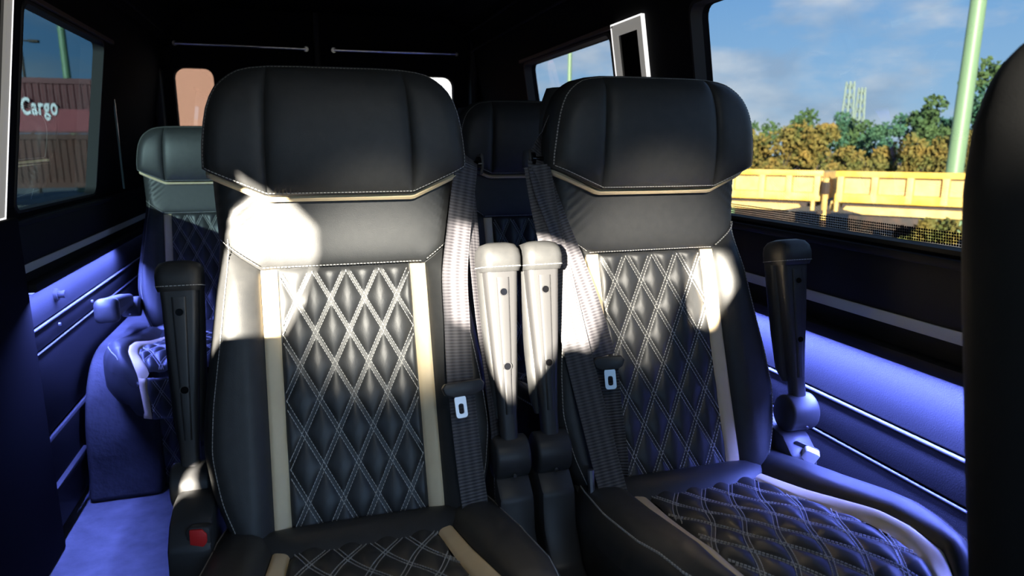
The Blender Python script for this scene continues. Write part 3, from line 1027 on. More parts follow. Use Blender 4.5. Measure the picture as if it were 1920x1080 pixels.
# right side wall: big window, rear window; front part is left open to let in fill light (y < -.25)
big = rect_yz(-.10, 1.625, .926, 1.452, .03)
rearw = rect_yz(2.10, 2.985, .935, 1.452, .03)
struct(wall_poly('wall_right', rect_yz(-.25, YR + .05, .89, 1.62), [big, rearw], XR, 1, .05, M['lining']))
struct(MB().box((1.078, -.25, 0), (1.12, YR + .05, .90)).obj('wall_right_lower', M['lining']))
struct(MB().box((-.78, 2.03, 0), (-.734, YR + .05, .90)).obj('wall_left_lower', M['lining']))
struct(wall_poly('wall_right_front', rect_yz(-1.75, -1.25, .0, 1.62), [], XR, 1, .05, M['lining']))
struct(MB().box((XR(1.56), -1.75, 1.50), (XR(1.56) + .06, -.25, 1.62)).obj('trim_1', M['lining']))
# left side wall with the rear window; the openings in front of it are shaped for sun patches
lw = rect_yz(2.06, 2.80, .935, 1.452, .02)
SUN_HOLES = [
    # opening shaped to cast the sun patch on the aisle seat
    [(.242, 1.321), (.170, 1.303), (.106, 1.293), (.026, 1.264), (.010, 1.225), (.018, 1.190), (.018, 1.135), (.042, 1.080), (.132, 1.060), (.169, 1.051), (.198, 1.015), (.197, .965), (.225, .95), (.275, 1.092), (.290, 1.139), (.296, 1.183), (.286, 1.227), (.246, 1.262), (.229, 1.288)],
    # opening shaped for the sun on belts and middle armrests
    [(-.363, 1.188), (-.433, 1.188), (-.474, 1.170), (-.529, 1.130), (-.601, 1.100), (-.645, 1.108), (-.680, 1.150), (-.704, 1.175), (-.745, 1.222), (-.83, 1.230), (-.84, 1.29), (-.80, 1.392), (-.62, 1.392), (-.509, 1.375), (-.30, 1.355), (-.31, 1.26)],
    # opening cut for the sun patch on the window seat bolster
    [(-1.048, 1.436), (-1.112, 1.343), (-1.172, 1.343), (-1.205, 1.336), (-1.221, 1.387), (-1.265, 1.450), (-1.217, 1.499), (-1.113, 1.481)],
    # small hole added to let sun onto the aisle seat hinge hub
    [(.215, .79), (.235, .745), (.30, .75), (.30, .80), (.245, .835)],
]
struct(wall_poly('wall_left', [(-1.75, 0), (2.03, 0), (2.03, .89), (YR + .05, .89), (YR + .05, 1.62), (-1.75, 1.62)], [lw] + SUN_HOLES, XL, -1, .03, M['lining']))


def pane(name, rect, X, side, off, m, par=None):
    y0, y1, z0, z1 = rect
    nz = 4
    V = []
    for k in range(nz + 1):
        z = z0 + (z1 - z0) * k / nz
        for y in (y0, y1):
            V += [(X(z) + side * off, y, z), (X(z) + side * (off + .004), y, z)]
    F = []
    for k in range(nz):
        a = 4 * k
        F += [(a, a + 2, a + 6, a + 4)]
    V2 = [V[i] for i in range(len(V))]
    used = sorted({i for f in F for i in f})
    mp_ = {i: j for j, i in enumerate(used)}
    return mk(name, [V2[i] for i in used], [tuple(mp_[i] for i in f) for f in F], m, par)


w1 = struct(pane('window_1', (-.13, 1.65, .91, 1.475), XR, 1, .052, M['glass_right']))
d_ = pane('dot_band', (-.10, 1.62, .927, .952), XR, 1, .050, M['dots'], w1)
w2 = struct(pane('window_2', (2.08, 3.0, .91, 1.475), XR, 1, .052, M['glass_right']))
w3 = struct(pane('window_3', (2.04, 2.88, .91, 1.475), XL, -1, .032, M['glass_left']))
# rubber gaskets round the panes
def gasket(name, rect, X, side, par, r=.03):
    y0, y1, z0, z1 = rect
    o = rrect(y1 - y0 + .012, z1 - z0 + .012, r, 5, (y0 + y1) / 2, (z0 + z1) / 2)
    i_ = rrect(y1 - y0 - .004, z1 - z0 - .004, r, 5, (y0 + y1) / 2, (z0 + z1) / 2)
    n = len(o)
    V = [(X(z) - side * .004, y, z) for y, z in o] + [(X(z) - side * .004, y, z) for y, z in i_] + [(X(z) + side * .03, y, z) for y, z in i_] + [(X(z) + side * .002, y, z) for y, z in o]
    F = []
    for k in range(n):
        j = (k + 1) % n
        F += [(k, j, n + j, n + k), (n + k, n + j, 2 * n + j, 2 * n + k), (3 * n + k, 3 * n + j, j, k)]
    return MB().add(V, F).obj(name, M['rubber'], par, smooth=True)
gasket('gasket', (-.10, 1.625, .926, 1.452), XR, 1, w1)
gasket('gasket', (2.10, 2.985, .935, 1.452), XR, 1, w2)
gasket('gasket', (2.06, 2.80, .935, 1.452), XL, -1, w3)
# warm-lined upper reveals
MB().box((XR(1.46) - .012, 2.06, 1.462), (XR(1.46) + .01, 3.02, 1.474)).obj('window_reveal', M['reveal'], w2)
MB().box((XL(1.46) - .01, 2.0, 1.462), (XL(1.46) + .012, 2.90, 1.474)).obj('window_reveal', M['reveal'], w3)
# free edge of the sliding pane on the left
MB().box((XL(1.2) + .006, 3.0, .94), (XL(1.2) + .012, 3.006, 1.44)).obj('pane_edge', mat('green_glass_edge', (.22, .34, .30), .2), w3)

# ceiling with sloping coves
struct(MB().prism([(-.60, 1.60), (-.50, 1.74), (-.35, 1.78), (.75, 1.78), (.90, 1.74), (.95, 1.60), (1.03, 1.60), (1.03, 1.84), (-.68, 1.84), (-.68, 1.60)], 1, -1.8, YR + .05).obj('ceiling', M['lining']))
rib = MB()
for x0, z0, x1, z1 in ((.922, 1.60, .905, 1.63), (.905, 1.69, .895, 1.715)):
    rib.box((x0 - .012, -.2, z0), (x0, YR, z0 + .006))
struct(rib.obj('trim_2', M['panel']))
rib = MB()
for x0, z0 in ((-.585, 1.625), (-.55, 1.69)):
    rib.box((x0, -.2, z0), (x0 + .012, YR, z0 + .006))
struct(rib.obj('trim_3', M['panel']))
# floor
struct(MB().box((-.78, -1.8, -.06), (1.10, YR + .05, 0)).obj('floor', M['vinyl']))
# rear doors
def rear_wall():
    out_ = [(-.80, 0), (1.10, 0), (1.06, 1.84), (-.75, 1.84)]
    h1 = rrect(.185, .36, .05, 5, -.487, 1.31)
    h2 = rrect(.30, .36, .05, 5, .70, 1.30)
    loops = [out_, h1, h2]
    tris = tessellate_polygon([[Vector((p[0], p[1], 0)) for p in lp] for lp in loops])
    flat = [p for lp in loops for p in lp]; N = len(flat)
    V = [(x, YR, z) for x, z in flat] + [(x, YR + .06, z) for x, z in flat]
    F = [tuple(t) for t in tris] + [tuple(i + N for i in t) for t in tris]
    o = 0
    for lp in loops:
        n = len(lp)
        for k in range(n):
            F.append((o + k, o + (k + 1) % n, N + o + (k + 1) % n, N + o + k))
        o += n
    return struct(MB().add(V, F).obj('wall_rear', M['lining']))
rw = rear_wall()
struct(mk('window_4', [(-.60, YR + .03, 1.1), (-.37, YR + .03, 1.1), (-.37, YR + .03, 1.52), (-.60, YR + .03, 1.52)], [(0, 1, 2, 3)], M['glass_rear']))
struct(mk('window_5', [(.50, YR + .03, 1.1), (.90, YR + .03, 1.1), (.90, YR + .03, 1.52), (.50, YR + .03, 1.52)], [(0, 1, 2, 3)], M['glass_right']))
# rear pillars and centre post
struct(MB().box((-.66, YR - .10, 0), (-.625, YR, 1.74)).obj('trim_4', M['panel'], bevel=.008))
struct(MB().box((.925, YR - .10, 0), (.96, YR, 1.74)).obj('trim_5', M['panel'], bevel=.008))
struct(MB().box((.105, YR - .03, 1.2), (.135, YR, 1.78)).obj('trim_6', M['panel'], bevel=.008))
# chrome rails along the top of the rear doors
def rail(x0, x1, z0, z1, lab):
    e = empty('grab_rail', ((x0 + x1) / 2, YR - .03, (z0 + z1) / 2))
    hx = (x1 - x0) / 2; hz = (z1 - z0) / 2
    MB().cyl((-hx, 0, -hz), (hx, 0, hz), .0085, 12).obj('rail_bar', M['chrome'], e, smooth=True)
    for s_ in (-1, 1):
        MB().cyl((s_ * hx, 0, s_ * hz), (s_ * hx, .03, s_ * hz), .013, 12).obj('rail_foot', M['chrome'], e, smooth=True)
    tag(e, lab, 'rail', 'chrome rails on the rear doors')
rail(-.555, .065, 1.60, 1.596, 'thin chrome rail across the black rear door above the tan window')
rail(.205, .86, 1.596, 1.60, 'thin chrome rail across the black rear door above the white window')
# ceiling spots
for x, lab in ((.385, 'small round lamp in the ceiling, nearer the middle of the rear'), (.745, 'small round lamp in the ceiling, nearer the window wall')):
    e = empty('ceiling_spot', (x, 3.1, 1.78))
    MB().cyl((0, 0, -.008), (0, 0, 0), .045, 24).obj('bezel', M['chrome'], e, smooth=True)
    MB().cyl((0, 0, -.010), (0, 0, -.006), .032, 24).obj('lens', M['white_plastic'], e, smooth=True)
    tag(e, lab, 'lamp', 'small round ceiling lamps')

# ---- front end of the van (behind the viewer): dashboard, header, and a left partition added to block sun
struct(MB().box((-.74, -1.80, 0), (1.10, -1.75, .95)).box((-.74, -1.80, 1.42), (1.10, -1.75, 1.84)).box((-.74, -1.80, .95), (-.25, -1.75, 1.42)).obj('wall_front', M['lining']))


# ---- side panels under the windows
def side_panels(sgn, X0, y0, y1, led, seam1, seam2, trim_z, idx):
    """X0 = wall plane; panels lie against it and step inwards (towards -sgn)"""
    s = -sgn
    def bx(name, d0, d1, za, zb, m, bev=.004, par=None, ya=y0, yb=y1):
        xa, xb = sorted((X0 + s * d0, X0 + s * d1))
        return MB().box((xa, ya, za), (xb, yb, zb)).obj(name, m, par, bevel=bev)
    p = struct(bx('trim_%d' % idx, .0, .022, led + .02, .915, M['panel'], .006))
    bx('ledge_lip', .0, .052, led - .001, led + .022, M['panel'], .003, p)
    bx('sill_ledge', .0, .034, .897, .914, M['panel'], .004, p)
    bx('beige_inlay', .020, .0255, trim_z - .0115, trim_z + .0105, M['greytrim'], .001, p)
    bx('led_strip', .030, .040, led - .004, led - .0012, M['led_blue'], 0, p)
    # padded lower panels, each its own shelf line
    def pad(za, zb, din, dout):
        prof = [(0, za), (dout, za + .004), (dout + .003, (za + zb) / 2), (din + .001, zb - .006), (din - .004, zb)]
        V = [(X0 + s * d, z) for d, z in prof] + [(X0, zb)]
        return MB().prism(V, 1, y0, y1).obj('padded_panel', M['padded'], p, bevel=.0015)
    pad(seam1 + .0015, led - .006, .002, .004)
    pad(seam2 + .0015, seam1, .010, .006)
    for k_, sm_ in enumerate((seam1, seam2)):
        MB().cyl((X0 + s * .011, y0, sm_), (X0 + s * .011, y1, sm_), .0042 - .0014 * k_, 10).obj('seam_highlight', M['seam'], p, smooth=True)  # lighter tubes added as the bright line along each seam
    pad(.30, seam2, .010, .006)
    pad(.02, .297, .016, .010)
    return p

side_panels(1, 1.072, -.25, YR, .713, .571, .484, .783, 7)
PL = side_panels(-1, -.728, 2.03, YR, .727, .608, .540, .786, 8)
# sliding door: plain black inner skin in front of the blue panels
struct(MB().box((-.735, .42, 0), (-.690, 2.02, .925)).obj('door_1', M['lining'], bevel=.006))
# round fastener and two small screws on the blue panels
kn = empty('panel_fastener', (-.724, 2.30, .668))
MB().cyl((0, 0, 0), (.012, 0, 0), .020, 20, .018).obj('rosette', M['padded'], kn, smooth=True)
MB().cyl((.010, 0, 0), (.030, 0, 0), .010, 16, .012).obj('stud', M['padded'], kn, smooth=True)
tag(kn, 'round stud on the blue-lit wall panel beside the folded armrest', 'fastener')
for (y, z) in ((2.28, .582), (2.62, .578)):
    MB().cyl((.0, 0, 0), (.006, 0, 0), .005, 10).obj('panel_screw', M['steel'], PL).location = (-.716, y, z)
# sill strip at the foot of the wall
struct(MB().box((-.735, 2.02, .145), (-.700, 2.35, .165)).obj('trim_9', M['padded'], bevel=.003))

# ---- LED frames on the pillars behind the first side windows
def pillar_light(X, side, lab, y0=1.865, y1=2.07):
    z0, z1 = .925, 1.472
    fw_ = .036; e = .0055
    mid = (z0 + z1) / 2
    root = empty('pillar_light', (X(mid), (y0 + y1) / 2, mid))
    org = Vector(root.location)
    def ring(name, a, b, d0, d1, m):
        """rectangular ring between insets a and b, from depth d0 to d1 towards the cabin"""
        V = []
        for (ins, d) in ((a, d0), (a, d1), (b, d1), (b, d0)):
            for (y, z) in ((y0 + ins, z0 + ins), (y1 - ins, z0 + ins), (y1 - ins, z1 - ins), (y0 + ins, z1 - ins)):
                V.append(Vector((X(z) - side * d, y, z)) - org)
        F = []
        for r_ in range(4):
            r2 = (r_ + 1) % 4
            for k in range(4):
                j = (k + 1) % 4
                F.append((r_ * 4 + k, r_ * 4 + j, r2 * 4 + j, r2 * 4 + k))
        return MB().add(V, F).obj(name, m, root)
    ring('frame', .004, fw_, 0, .010, M['frame'])
    ring('led_edge', 0, .004, -.001, .0112, M['led_white'])
    a = fw_ - .001
    V = [Vector((X(z) - side * .004, y, z)) - org for y, z in ((y0 + a, z0 + a), (y1 - a, z0 + a), (y1 - a, z1 - a), (y0 + a, z1 - a))]
    mk('cover_glass', V, [(0, 1, 2, 3)], M['gloss'], root)
    tag(root, lab, 'light', 'frame lights on the pillars')
pillar_light(XR, 1, 'grey rectangular frame light with white glowing edge between the two sky-filled windows')
pillar_light(XL, -1, 'grey rectangular frame light with white glowing edge on the pillar by the dark red container', 1.775, 1.975)

# ---- carpeted wheel arch under the rear window seat
prof = []
for t in np.linspace(0, 1, 18):
    a = PI * .5 * t
    prof.append((2.62 - .33 * math.cos(a) ** .8, .44 * math.sin(a) ** .75))
prof = [(2.26, 0)] + prof[1:] + [(3.30, .44), (3.45, .30), (3.5, 0)]
wa = MB().prism(prof, 0, -.699, -.485).obj('wheel_arch', M['carpet'], bevel=.018, seg=3)
tag(wa, 'carpet-covered wheel arch box lit blue below the far seat', 'wheel arch')
ft = MB().box((-.40, 2.30, .135), (-.34, 2.62, .155)).obj('floor_bracket', M['padded'], bevel=.003)
ft2 = empty('seat_rail', (-.37, 2.46, .0))
ft.parent = ft2
ft.location = (.37, -2.46, 0)
MB().box((-.02, -.15, 0), (.02, .15, .137)).obj('rail_foot', M['plastic'], ft2, bevel=.004)
tag(ft2, 'short metal bracket rising from the blue floor beside the quilted pedestal', 'bracket')


# ================================================================== OUTSIDE
GZ = -.62
M['asphalt'] = mat('asphalt', (.20, .19, .17), .9, noise=(.6, (.28, .26, .22), .8))
M['gravel'] = mat('track_ballast', (.16, .14, .11), .95, noise=(3, (.26, .22, .16), .9))
M['yellow'] = mat('faded_yellow_paint', (.80, .47, .055), .55, noise=(1.6, (.78, .56, .17), .8))
M['yellow2'] = mat('pale_yellow_paint', (.80, .58, .20), .6, noise=(2.5, (.62, .36, .10), .7))
M['post_shade'] = mat('post_shade_brown', (.42, .22, .06), .8)  # brown painted beside the wagon posts in place of shadow
M['iron'] = mat('dark_iron', (.035, .030, .026), .7, noise=(4, (.09, .05, .03), .7))
M['grnpole'] = mat('sage_green_paint', (.17, .28, .15), .45)
M['mast'] = mat('galvanised_lattice', (.20, .27, .22), .5)
M['leaf1'] = mat('dark_green_leaves', (.035, .090, .030), .8, noise=(.7, (.08, .13, .03), .8))
M['leaf2'] = mat('olive_leaves', (.075, .10, .02), .8, noise=(.9, (.27, .17, .03), .9))
M['leaf3'] = mat('teal_green_leaves', (.03, .12, .075), .8, noise=(.7, (.06, .12, .04), .8))
M['bark'] = mat('bark', (.08, .06, .045), .9)
M['contred'] = mat('dark_red_container_paint', (.14, .028, .030), .6, noise=(.8, (.10, .022, .022), .7))
M['contred2'] = mat('lighter_red_container_paint', (.26, .035, .045), .6)
M['rust'] = mat('rust_brown_container_paint', (.11, .035, .022), .7, noise=(1.5, (.07, .03, .02), .7))
M['letter'] = mat('white_lettering', (.85, .88, .88), .5)
M['tan'] = mat('tan_container_paint', (.40, .24, .17), .6, noise=(.5, (.34, .21, .15), .5))
M['concrete'] = mat('pale_concrete', (.42, .48, .42), .85, noise=(1.2, (.34, .38, .33), .6))

# ground: level lot, then a bank down to the track bed on the window side
gmb = MB()
prof = [(-260, GZ), (7, GZ), (13, -1.6), (16.5, -2.62), (260, -2.62)]
# track direction u = (.6,-.8); normal n = (.8,.6)
U = Vector((.597, -.802, 0)).normalized(); Nn = Vector((U.y * -1, U.x, 0))
o0 = Vector((17.41, 24.39, 0))
nd = o0.dot(Nn)
V = []; F = []
for t in (-260, 260):
    for d, z in ((-260, GZ), (nd - 14, GZ), (nd - 9, -1.6), (nd - 5, -2.62), (300, -2.62)):
        p = Nn * d + U * t
        V.append((p.x, p.y, z))
for k in range(4): F.append((k, k + 1, 5 + k + 1, 5 + k))
V2 = [(x, y, z - .3) for x, y, z in V]
for f in list(F): F.append(tuple(i + 10 for i in f)[::-1])
gr = MB().add(V + V2, F).obj('ground', M['gravel'], fix=False)
tag(gr, 'yard ground and track bed outside the van', 'ground', kind='structure')
rd = MB().box((-60, 10, GZ - .02), (2.5, 60, GZ + .012)).obj('paved_yard', M['asphalt'])
tag(rd, 'asphalt yard behind the van', 'pavement', kind='structure')
kb = MB().box((-40, 17.2, GZ), (-2.5, 20.3, GZ + .2)).obj('kerb', M['concrete'])
tag(kb, 'pale concrete strip at the foot of the red container', 'kerb', kind='structure')


def uvn(u, n, z):
    p = o0 + U * u + Nn * n
    return (p.x, p.y, z)


def ubox(mb, u0, u1, n0, n1, z0, z1):
    c = [uvn(u, n, z) for z in (z0, z1) for u, n in ((u0, n0), (u1, n0), (u1, n1), (u0, n1))]
    return mb.add(c, [(0, 3, 2, 1), (4, 5, 6, 7), (0, 1, 5, 4), (1, 2, 6, 5), (2, 3, 7, 6), (3, 0, 4, 7)])


def wagon(u0, u1, posts, lab, beam):
    root = empty('freight_wagon', uvn((u0 + u1) / 2, 1.3, -2.62))
    inv = Matrix.Translation(root.location).inverted()
    def fin(mb, name, m, par=None, bev=0):
        mb.v = [tuple(inv @ Vector(v)) for v in mb.v]
        o = mb.obj(name, m, par or root, bevel=bev)
        return o
    fin(ubox(MB(), u0, u1, .17, 2.6, -.98, .12), 'body_side', M['yellow2'])
    fin(ubox(MB(), u0 - .03, u1 + .03, 0, .16, -.02, .20), 'top_rail', M['yellow'], bev=.02)
    fin(ubox(MB(), u0, u1, .02, .16, -.98, -.66), 'lower_rail', M['yellow'], bev=.02)
    fin(ubox(MB(), u0, u1, .14, .168, -.075, -.03), 'rail_shadow_strip', M['iron'])  # dark strip stands in for the shadow under the top rail
    fin(ubox(MB(), u0, u1, .14, .168, -.672, -.645), 'lower_shadow_strip', M['iron'])  # dark line drawn over the lower rail in place of shade
    for p in posts:
        fin(ubox(MB(), p - .135, p + .135, .135, .169, -.66, -.03), 'post_shade_edge', M['post_shade'])  # brown edging painted as the shadow beside each post
        fin(ubox(MB(), p - .11, p + .11, .0, .14, -.95, 0.0), 'side_post', M['yellow2'], bev=.02)
    fin(ubox(MB(), u0 + .25, u1 - .25, .3, 2.4, -1.22, -.99), 'underframe', M['iron'])
    b = MB()
    bu0, bu1 = beam
    b.add([uvn(bu0, .05, -1.24), uvn(bu0 + .7, .05, -1.40), uvn(bu1 - .7, .05, -1.40), uvn(bu1, .05, -1.24), uvn(bu1 - .1, .05, -1.12), uvn(bu0 + .1, .05, -1.12)] +
          [uvn(bu0, .2, -1.24), uvn(bu0 + .7, .2, -1.40), uvn(bu1 - .7, .2, -1.40), uvn(bu1, .2, -1.24), uvn(bu1 - .1, .2, -1.12), uvn(bu0 + .1, .2, -1.12)],
          [(0, 1, 2, 3, 4, 5), (6, 11, 10, 9, 8, 7)] + [(k, (k + 1) % 6, (k + 1) % 6 + 6, k + 6) for k in range(6)])
    fin(b, 'solebar', M['yellow2'])
    for bu in (bu0 + 1.4, bu1 - 1.4):
        for du in (-.75, .75):
            c = uvn(bu + du, .25, -2.17); c2 = uvn(bu + du, .42, -2.17)
            fin(MB().cyl(c, c2, .42, 28), 'wheel', M['iron'])
        fin(ubox(MB(), bu - 1.2, bu + 1.2, .12, .25, -1.95, -1.45), 'bogie_frame', M['iron'], bev=.04)
    fin(ubox(MB(), u0 + 3, u1 - 3, .4, 1.4, -1.95, -1.30), 'brake_box', M['grnpole'])
    for e_, s_ in ((u0, -1), (u1, 1)):
        for n_ in (.35, 2.2):
            fin(MB().cyl(uvn(e_, n_, -1.15), uvn(e_ + s_ * .14, n_, -1.15), .10, 14).cyl(uvn(e_ + s_ * .10, n_, -1.15), uvn(e_ + s_ * .15, n_, -1.15), .2, 16), 'buffer', M['yellow2'])
    tag(root, lab, 'wagon', 'yellow freight wagons')
    return root


wagon(-9.4, 3.02, [-8.2, -6.9, -5.6, -4.3, -3.0, -1.6, -.5, .75, 1.8, 2.85], 'yellow open freight wagon, the one reaching behind the window seat headrest', (-8.5, 2.3))
wagon(3.52, 16.0, [3.68, 4.85, 6.0, 7.1, 8.3, 9.5, 10.7, 11.9, 13.1, 14.3, 15.5], 'yellow open freight wagon ending at the close dark seat, bush before its lower edge', (3.85, 15.4))
# signal post standing in the gap
sp_ = empty('gap_post', uvn(3.27, -.4, -2.62))
MB().box((-.07, -.07, .95), (.07, .07, 2.55)).obj('post', M['yellow2'], sp_, bevel=.01)
MB().box((-.09, -.09, 0), (.09, .09, .96)).box((-.30, -.05, 1.20), (.30, .05, 1.34)).obj('post_foot', M['iron'], sp_, bevel=.01)
MB().box((-.11, -.11, 1.95), (.11, .11, 2.4)).obj('post_head', M['iron'], sp_, bevel=.02)
for dx in (-.42, .42):
    MB().cyl((dx * .6, dx * -.8, 1.32), (dx * .6, dx * -.8, 1.70), .075, 12).obj('stub', M['yellow2'], sp_)
tag(sp_, 'yellow post with dark head in the gap between the two wagons', 'post')
# rails
for n_ in (.55, 1.99):
    r_ = ubox(MB(), -60, 40, n_ - .035, n_ + .035, -2.62, -2.58).obj('rail', M['iron'])
    tag(r_, 'nearer steel rail under the yellow wagons' if n_ < 1 else 'farther steel rail under the yellow wagons', 'rail', 'rails of the track')
# green lamp mast
pm = empty('green_mast', (27.44, 23.4, -2.62))
MB().cyl((0, 0, 0), (.55, .25, 16), .36, 24, .27).obj('pole', M['grnpole'], pm, smooth=True)
tag(pm, 'thick sage green steel mast rising behind the yellow wagons', 'mast')
p2 = empty('slim_pole', (11.5, 29.0, -2.62))
MB().cyl((0, 0, 0), (0, 0, 14), .10, 14, .08).obj('pole', M['grnpole'], p2, smooth=True)
tag(p2, 'slim green pole seen through the rear side window', 'pole')


def lattice(loc, h, w, lab):
    root = empty('lattice_mast', loc)
    for sx, sy in ((1, 1), (1, -1), (-1, 1), (-1, -1)):
        MB().cyl((sx * w / 2, sy * w / 2, 0), (sx * w / 5, sy * w / 5, h), .075, 8).obj('corner_leg', M['mast'], root)
    b = MB(); n = 12
    for k in range(n):
        z0, z1 = h * k / n, h * (k + 1) / n
        a0 = w / 2 + (w / 5 - w / 2) * k / n; a1 = w / 2 + (w / 5 - w / 2) * (k + 1) / n
        for (p, q) in (((1, 1), (1, -1)), ((1, -1), (-1, -1)), ((-1, -1), (-1, 1)), ((-1, 1), (1, 1))):
            b.cyl((p[0] * a0, p[1] * a0, z0), (q[0] * a1, q[1] * a1, z1), .045, 6)
    b.obj('bracing', M['mast'], root)
    tag(root, lab, 'mast', 'lattice masts beyond the trees')

lattice((45.9, 50.1, -3.0), 9.6, 1.1, 'taller steel lattice mast standing over the trees')
lattice((46.9, 49.8, -3.0), 9.1, .9, 'darker lattice mast beside the taller one, over the trees')


# ---- trees
def tree(name, loc, h, w, m, lab, seed, group, trunk=True):
    rnd = random.Random(seed)
    root = empty(name, loc)
    if trunk:
        tb = MB().cyl((0, 0, 0), (0, 0, h * .55), .05 * h ** .5, 8, .02 * h ** .5)
        for k in range(5):
            a = rnd.uniform(0, 2 * PI); z0 = h * rnd.uniform(.25, .5)
            tb.cyl((0, 0, z0), (math.cos(a) * w * .35, math.sin(a) * w * .35, z0 + h * .25), .03 * h ** .5, 6, .01)
        tb.obj('trunk', M['bark'], root)
    V = []; F = []
    clumps = []
    for k in range(13):
        a = rnd.uniform(0, 2 * PI); rr = w * .42 * math.sqrt(rnd.random())
        z = h * (.25 + .68 * rnd.random())
        s_ = 1 - .55 * max(0, (z / h - .5) * 2)
        clumps.append((rr * math.cos(a) * s_, rr * math.sin(a) * s_, z, w * rnd.uniform(.13, .24)))
    for cx, cy, cz_, r in clumps:
        for k in range(130):
            th = rnd.uniform(0, 2 * PI); ph = math.acos(rnd.uniform(-1, 1)); q = r * rnd.uniform(.55, 1.05)
            p = Vector((cx + q * math.sin(ph) * math.cos(th), cy + q * math.sin(ph) * math.sin(th), cz_ + q * math.cos(ph) * .8))
            s_ = rnd.uniform(.10, .22) * (w / 4) ** .4
            a = Vector((rnd.uniform(-1, 1), rnd.uniform(-1, 1), rnd.uniform(-1, 1))).normalized()
            b = a.orthogonal().normalized(); c = a.cross(b)
            o = len(V)
            V += [p + b * s_, p + c * s_ * .6, p - b * s_, p - c * s_ * .6, p + a * s_ * .25]
            F += [(o, o + 1, o + 4), (o + 1, o + 2, o + 4), (o + 2, o + 3, o + 4), (o + 3, o, o + 4)]
    f = mk('foliage', V, F, m, root)
    f['kind'] = 'stuff'
    tag(root, lab, 'tree', group)
    return root


def at_dir(px, dist):       # ground position in world metres for a bearing
    ang = yaw + math.atan((px - 960) / 1307.0)
    return (math.sin(ang) * dist, math.cos(ang) * dist, -2.9)

TREES = [
    (1400, 50, 4.6, 4.6, 'leaf2', 'olive-yellow tree just beside the window seat headrest'),
    (1432, 54, 5.4, 5.0, 'leaf1', 'dark green tree next to the olive one at the headrest'),
    (1472, 48, 5.3, 4.6, 'leaf2', 'broad autumn-coloured tree above the middle of the first wagon'),
    (1505, 55, 6.6, 4.6, 'leaf1', 'pointed dark green tree above the first wagon'),
    (1535, 49, 5.5, 4.2, 'leaf2', 'rusty olive tree just before the taller lattice mast'),
    (1558, 57, 6.9, 3.4, 'leaf3', 'blue-green tree crown right behind the taller lattice mast'),
    (1583, 46, 4.0, 3.4, 'leaf2', 'low yellow tree at the foot of the lattice masts'),
    (1638, 58, 7.0, 3.2, 'leaf3', 'narrow blue-green tree standing alone after the lattice masts'),
    (1628, 46, 4.2, 3.8, 'leaf2', 'low golden tree under the narrow blue-green one'),
    (1665, 52, 6.0, 3.4, 'leaf3', 'small blue-green tree midway between the masts and the green pole'),
    (1690, 46, 4.5, 4.0, 'leaf2', 'low golden-brown tree midway between the masts and the green pole'),
    (1706, 60, 6.8, 3.6, 'leaf3', 'faint teal tree behind the gap in the tree line'),
    (1738, 54, 7.3, 4.6, 'leaf1', 'tall dark tree just before the green pole'),
    (1762, 46, 5.0, 4.0, 'leaf2', 'golden tree in front of the tall dark one by the green pole'),
    (1790, 60, 8.2, 3.8, 'leaf3', 'blue-green tree partly hidden by the green pole'),
    (1822, 55, 9.6, 4.6, 'leaf1', 'tallest dark green tree, just past the green pole'),
    (1808, 46, 4.8, 3.8, 'leaf2', 'low yellow tree under the tallest dark one'),
    (1850, 52, 7.6, 5.0, 'leaf3', 'teal tree at the edge of the close dark seat'),
    (1600, 66, 6.0, 6.0, 'leaf1', 'distant dark tree seen between the lattice masts'),
    (1370, 52, 5.0, 5.0, 'leaf1', 'dark tree mostly hidden by the window seat headrest'),
]
for i, (px, ds, h, w, m_, l_) in enumerate(TREES):
    tree('tree', at_dir(px, ds), h, w, M[m_], l_, 11 + i, 'trees behind the wagons')
# bush in front of the wagon
tree('bush', (19.9, 17.6, -2.55), 1.25, 1.9, M['leaf2'], 'straggly bush in front of the lower edge of the second wagon', 77, None, trunk=False)
sg = empty('grey_cabinet', uvn(6.15, -3.0, -2.62))
MB().box((-.9, -.5, 0), (.9, .5, .62)).obj('cabinet_box', mat('pale_grey_paint', (.5, .5, .5), .6), sg, bevel=.03)
MB().box((-.95, -.55, .62), (.95, .55, .68)).obj('cabinet_lid', M['iron'], sg, bevel=.01)
tag(sg, 'pale low trackside cabinet below the second wagon', 'cabinet')


# ---- left: dark red containers with lettering
def container(name, y, x0, x1, z0, z1, m, lab, corrugated=True):
    root = empty(name, ((x0 + x1) / 2, y, z0))
    hx = (x1 - x0) / 2; H = z1 - z0
    MB().box((-hx + .08, .05, .08), (hx - .08, 2.4, H - .08)).obj('container_box', m, root)
    n = int((x1 - x0) / .16) - 1
    pr_ = MB()
    for k in range(n):
        xa = -hx + .12 + k * .16
        pr_.prism([(xa, .05), (xa + .03, .025), (xa + .08, .025), (xa + .11, .05)], 2, .12, H - .12)
    if corrugated: pr_.obj('corrugation', m, root)
    MB().box((-hx, -.02, 0), (hx, .1, .14)).obj('bottom_rail', m, root)
    MB().box((-hx, -.02, H - .14), (hx, .1, H)).obj('top_rail', m, root)
    for s_ in (-1, 1):
        MB().box((s_ * hx - .08, -.02, 0), (s_ * hx + .08, .12, H)).obj('corner_post', m, root)
    tag(root, lab, 'container', 'stacked freight containers')
    return root

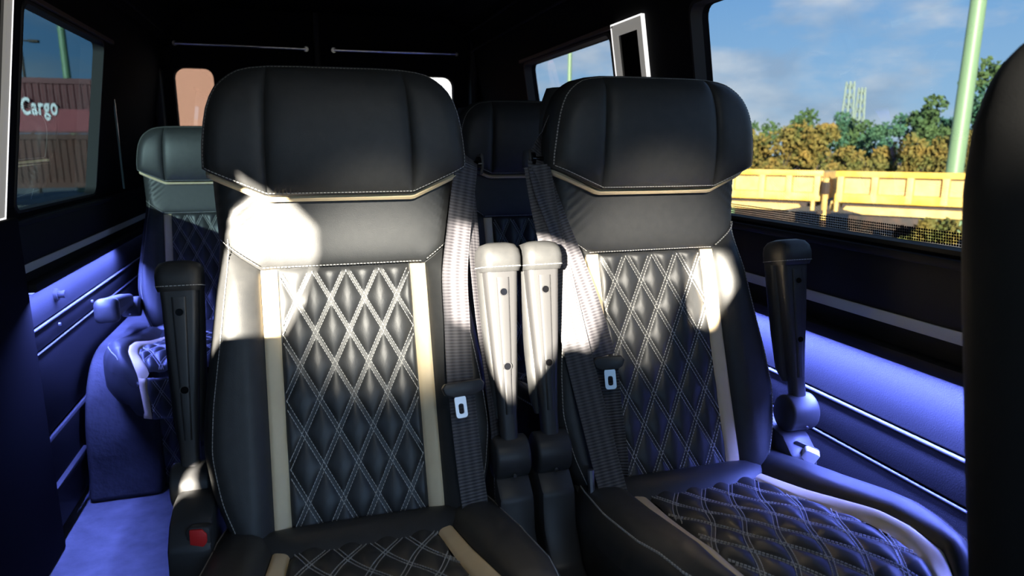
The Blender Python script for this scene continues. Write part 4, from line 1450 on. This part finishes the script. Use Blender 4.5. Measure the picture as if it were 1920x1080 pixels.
c1 = container('freight_container', 21.3, -13.5, -3.1, 1.45, 2.86, M['contred'], 'upper dark red freight container carrying white lettering')
c2 = container('freight_container', 21.25, -13.5, -3.1, .02, 1.43, M['rust'], 'rust brown freight container under the lettered red one')
MB().box((-5.1, -.035, .05), (5.1, -.025, .62)).obj('red_band', M['contred2'], c1)
fc = bpy.data.curves.new('lettering', 'FONT')
fc.body = 'Cargo'
fc.size = .60
fc.space_character = 1.12
fc.extrude = .01
fc.offset = .014
tx = bpy.data.objects.new('lettering', fc)
COL.objects.link(tx)
bpy.context.view_layer.update()
dg = bpy.context.evaluated_depsgraph_get()
me = bpy.data.meshes.new_from_object(tx.evaluated_get(dg))
bpy.data.objects.remove(tx)
lt = bpy.data.objects.new('lettering', me)
COL.objects.link(lt)
me.materials.clear(); me.materials.append(M['letter'])
lt.parent = c1
lt.scale = (.50, 1, 1)
lt.rotation_euler = (PI / 2, 0, 0)
lt.location = (-6.84 + 8.3, -.055, .48)
# low wall of junk and weeds at the containers' foot
tree('bush', (-6.35, 17.0, GZ), 1.0, .9, M['leaf2'], 'dry weeds at the kerb in front of the brown container', 91, None, trunk=False)
# lamp post with two heads, and a green pole
lp = empty('street_lamp', (-9.47, 30.2, GZ))
MB().cyl((0, 0, 0), (0, 0, 5.5), .06, 12, .045).obj('pole', M['iron'], lp, smooth=True)
MB().cyl((-.45, 0, 5.5), (.45, 0, 5.5), .03, 8).obj('cross_arm', M['iron'], lp)
for s_ in (-1, 1):
    MB().box((s_ * .45 - .16, -.1, 5.44), (s_ * .45 + .16, .1, 5.54)).obj('lamp_head', M['iron'], lp, bevel=.02)
tag(lp, 'thin double-headed street lamp rising over the red container', 'lamp')
gp = empty('green_post', (-8.05, 30.0, GZ))
MB().cyl((0, 0, 0), (0, 0, 9), .14, 14, .12).obj('pole', M['grnpole'], gp, smooth=True)
tag(gp, 'green pole rising over the red container', 'pole')
# tan container behind the rear window and an added white box in place of bright sky
c3 = container('freight_container', 16.0, -3.0, 1.6, GZ, 3.4, M['tan'], 'tan container wall filling the rear door window', False)

c4 = container('white_backdrop', 15.5, 1.9, 4.3, GZ, 3.6, mat('white_backdrop_paint', (.80, .82, .86), .6), 'added white box standing in for bright sky past the headrest of the aisle seat', False)
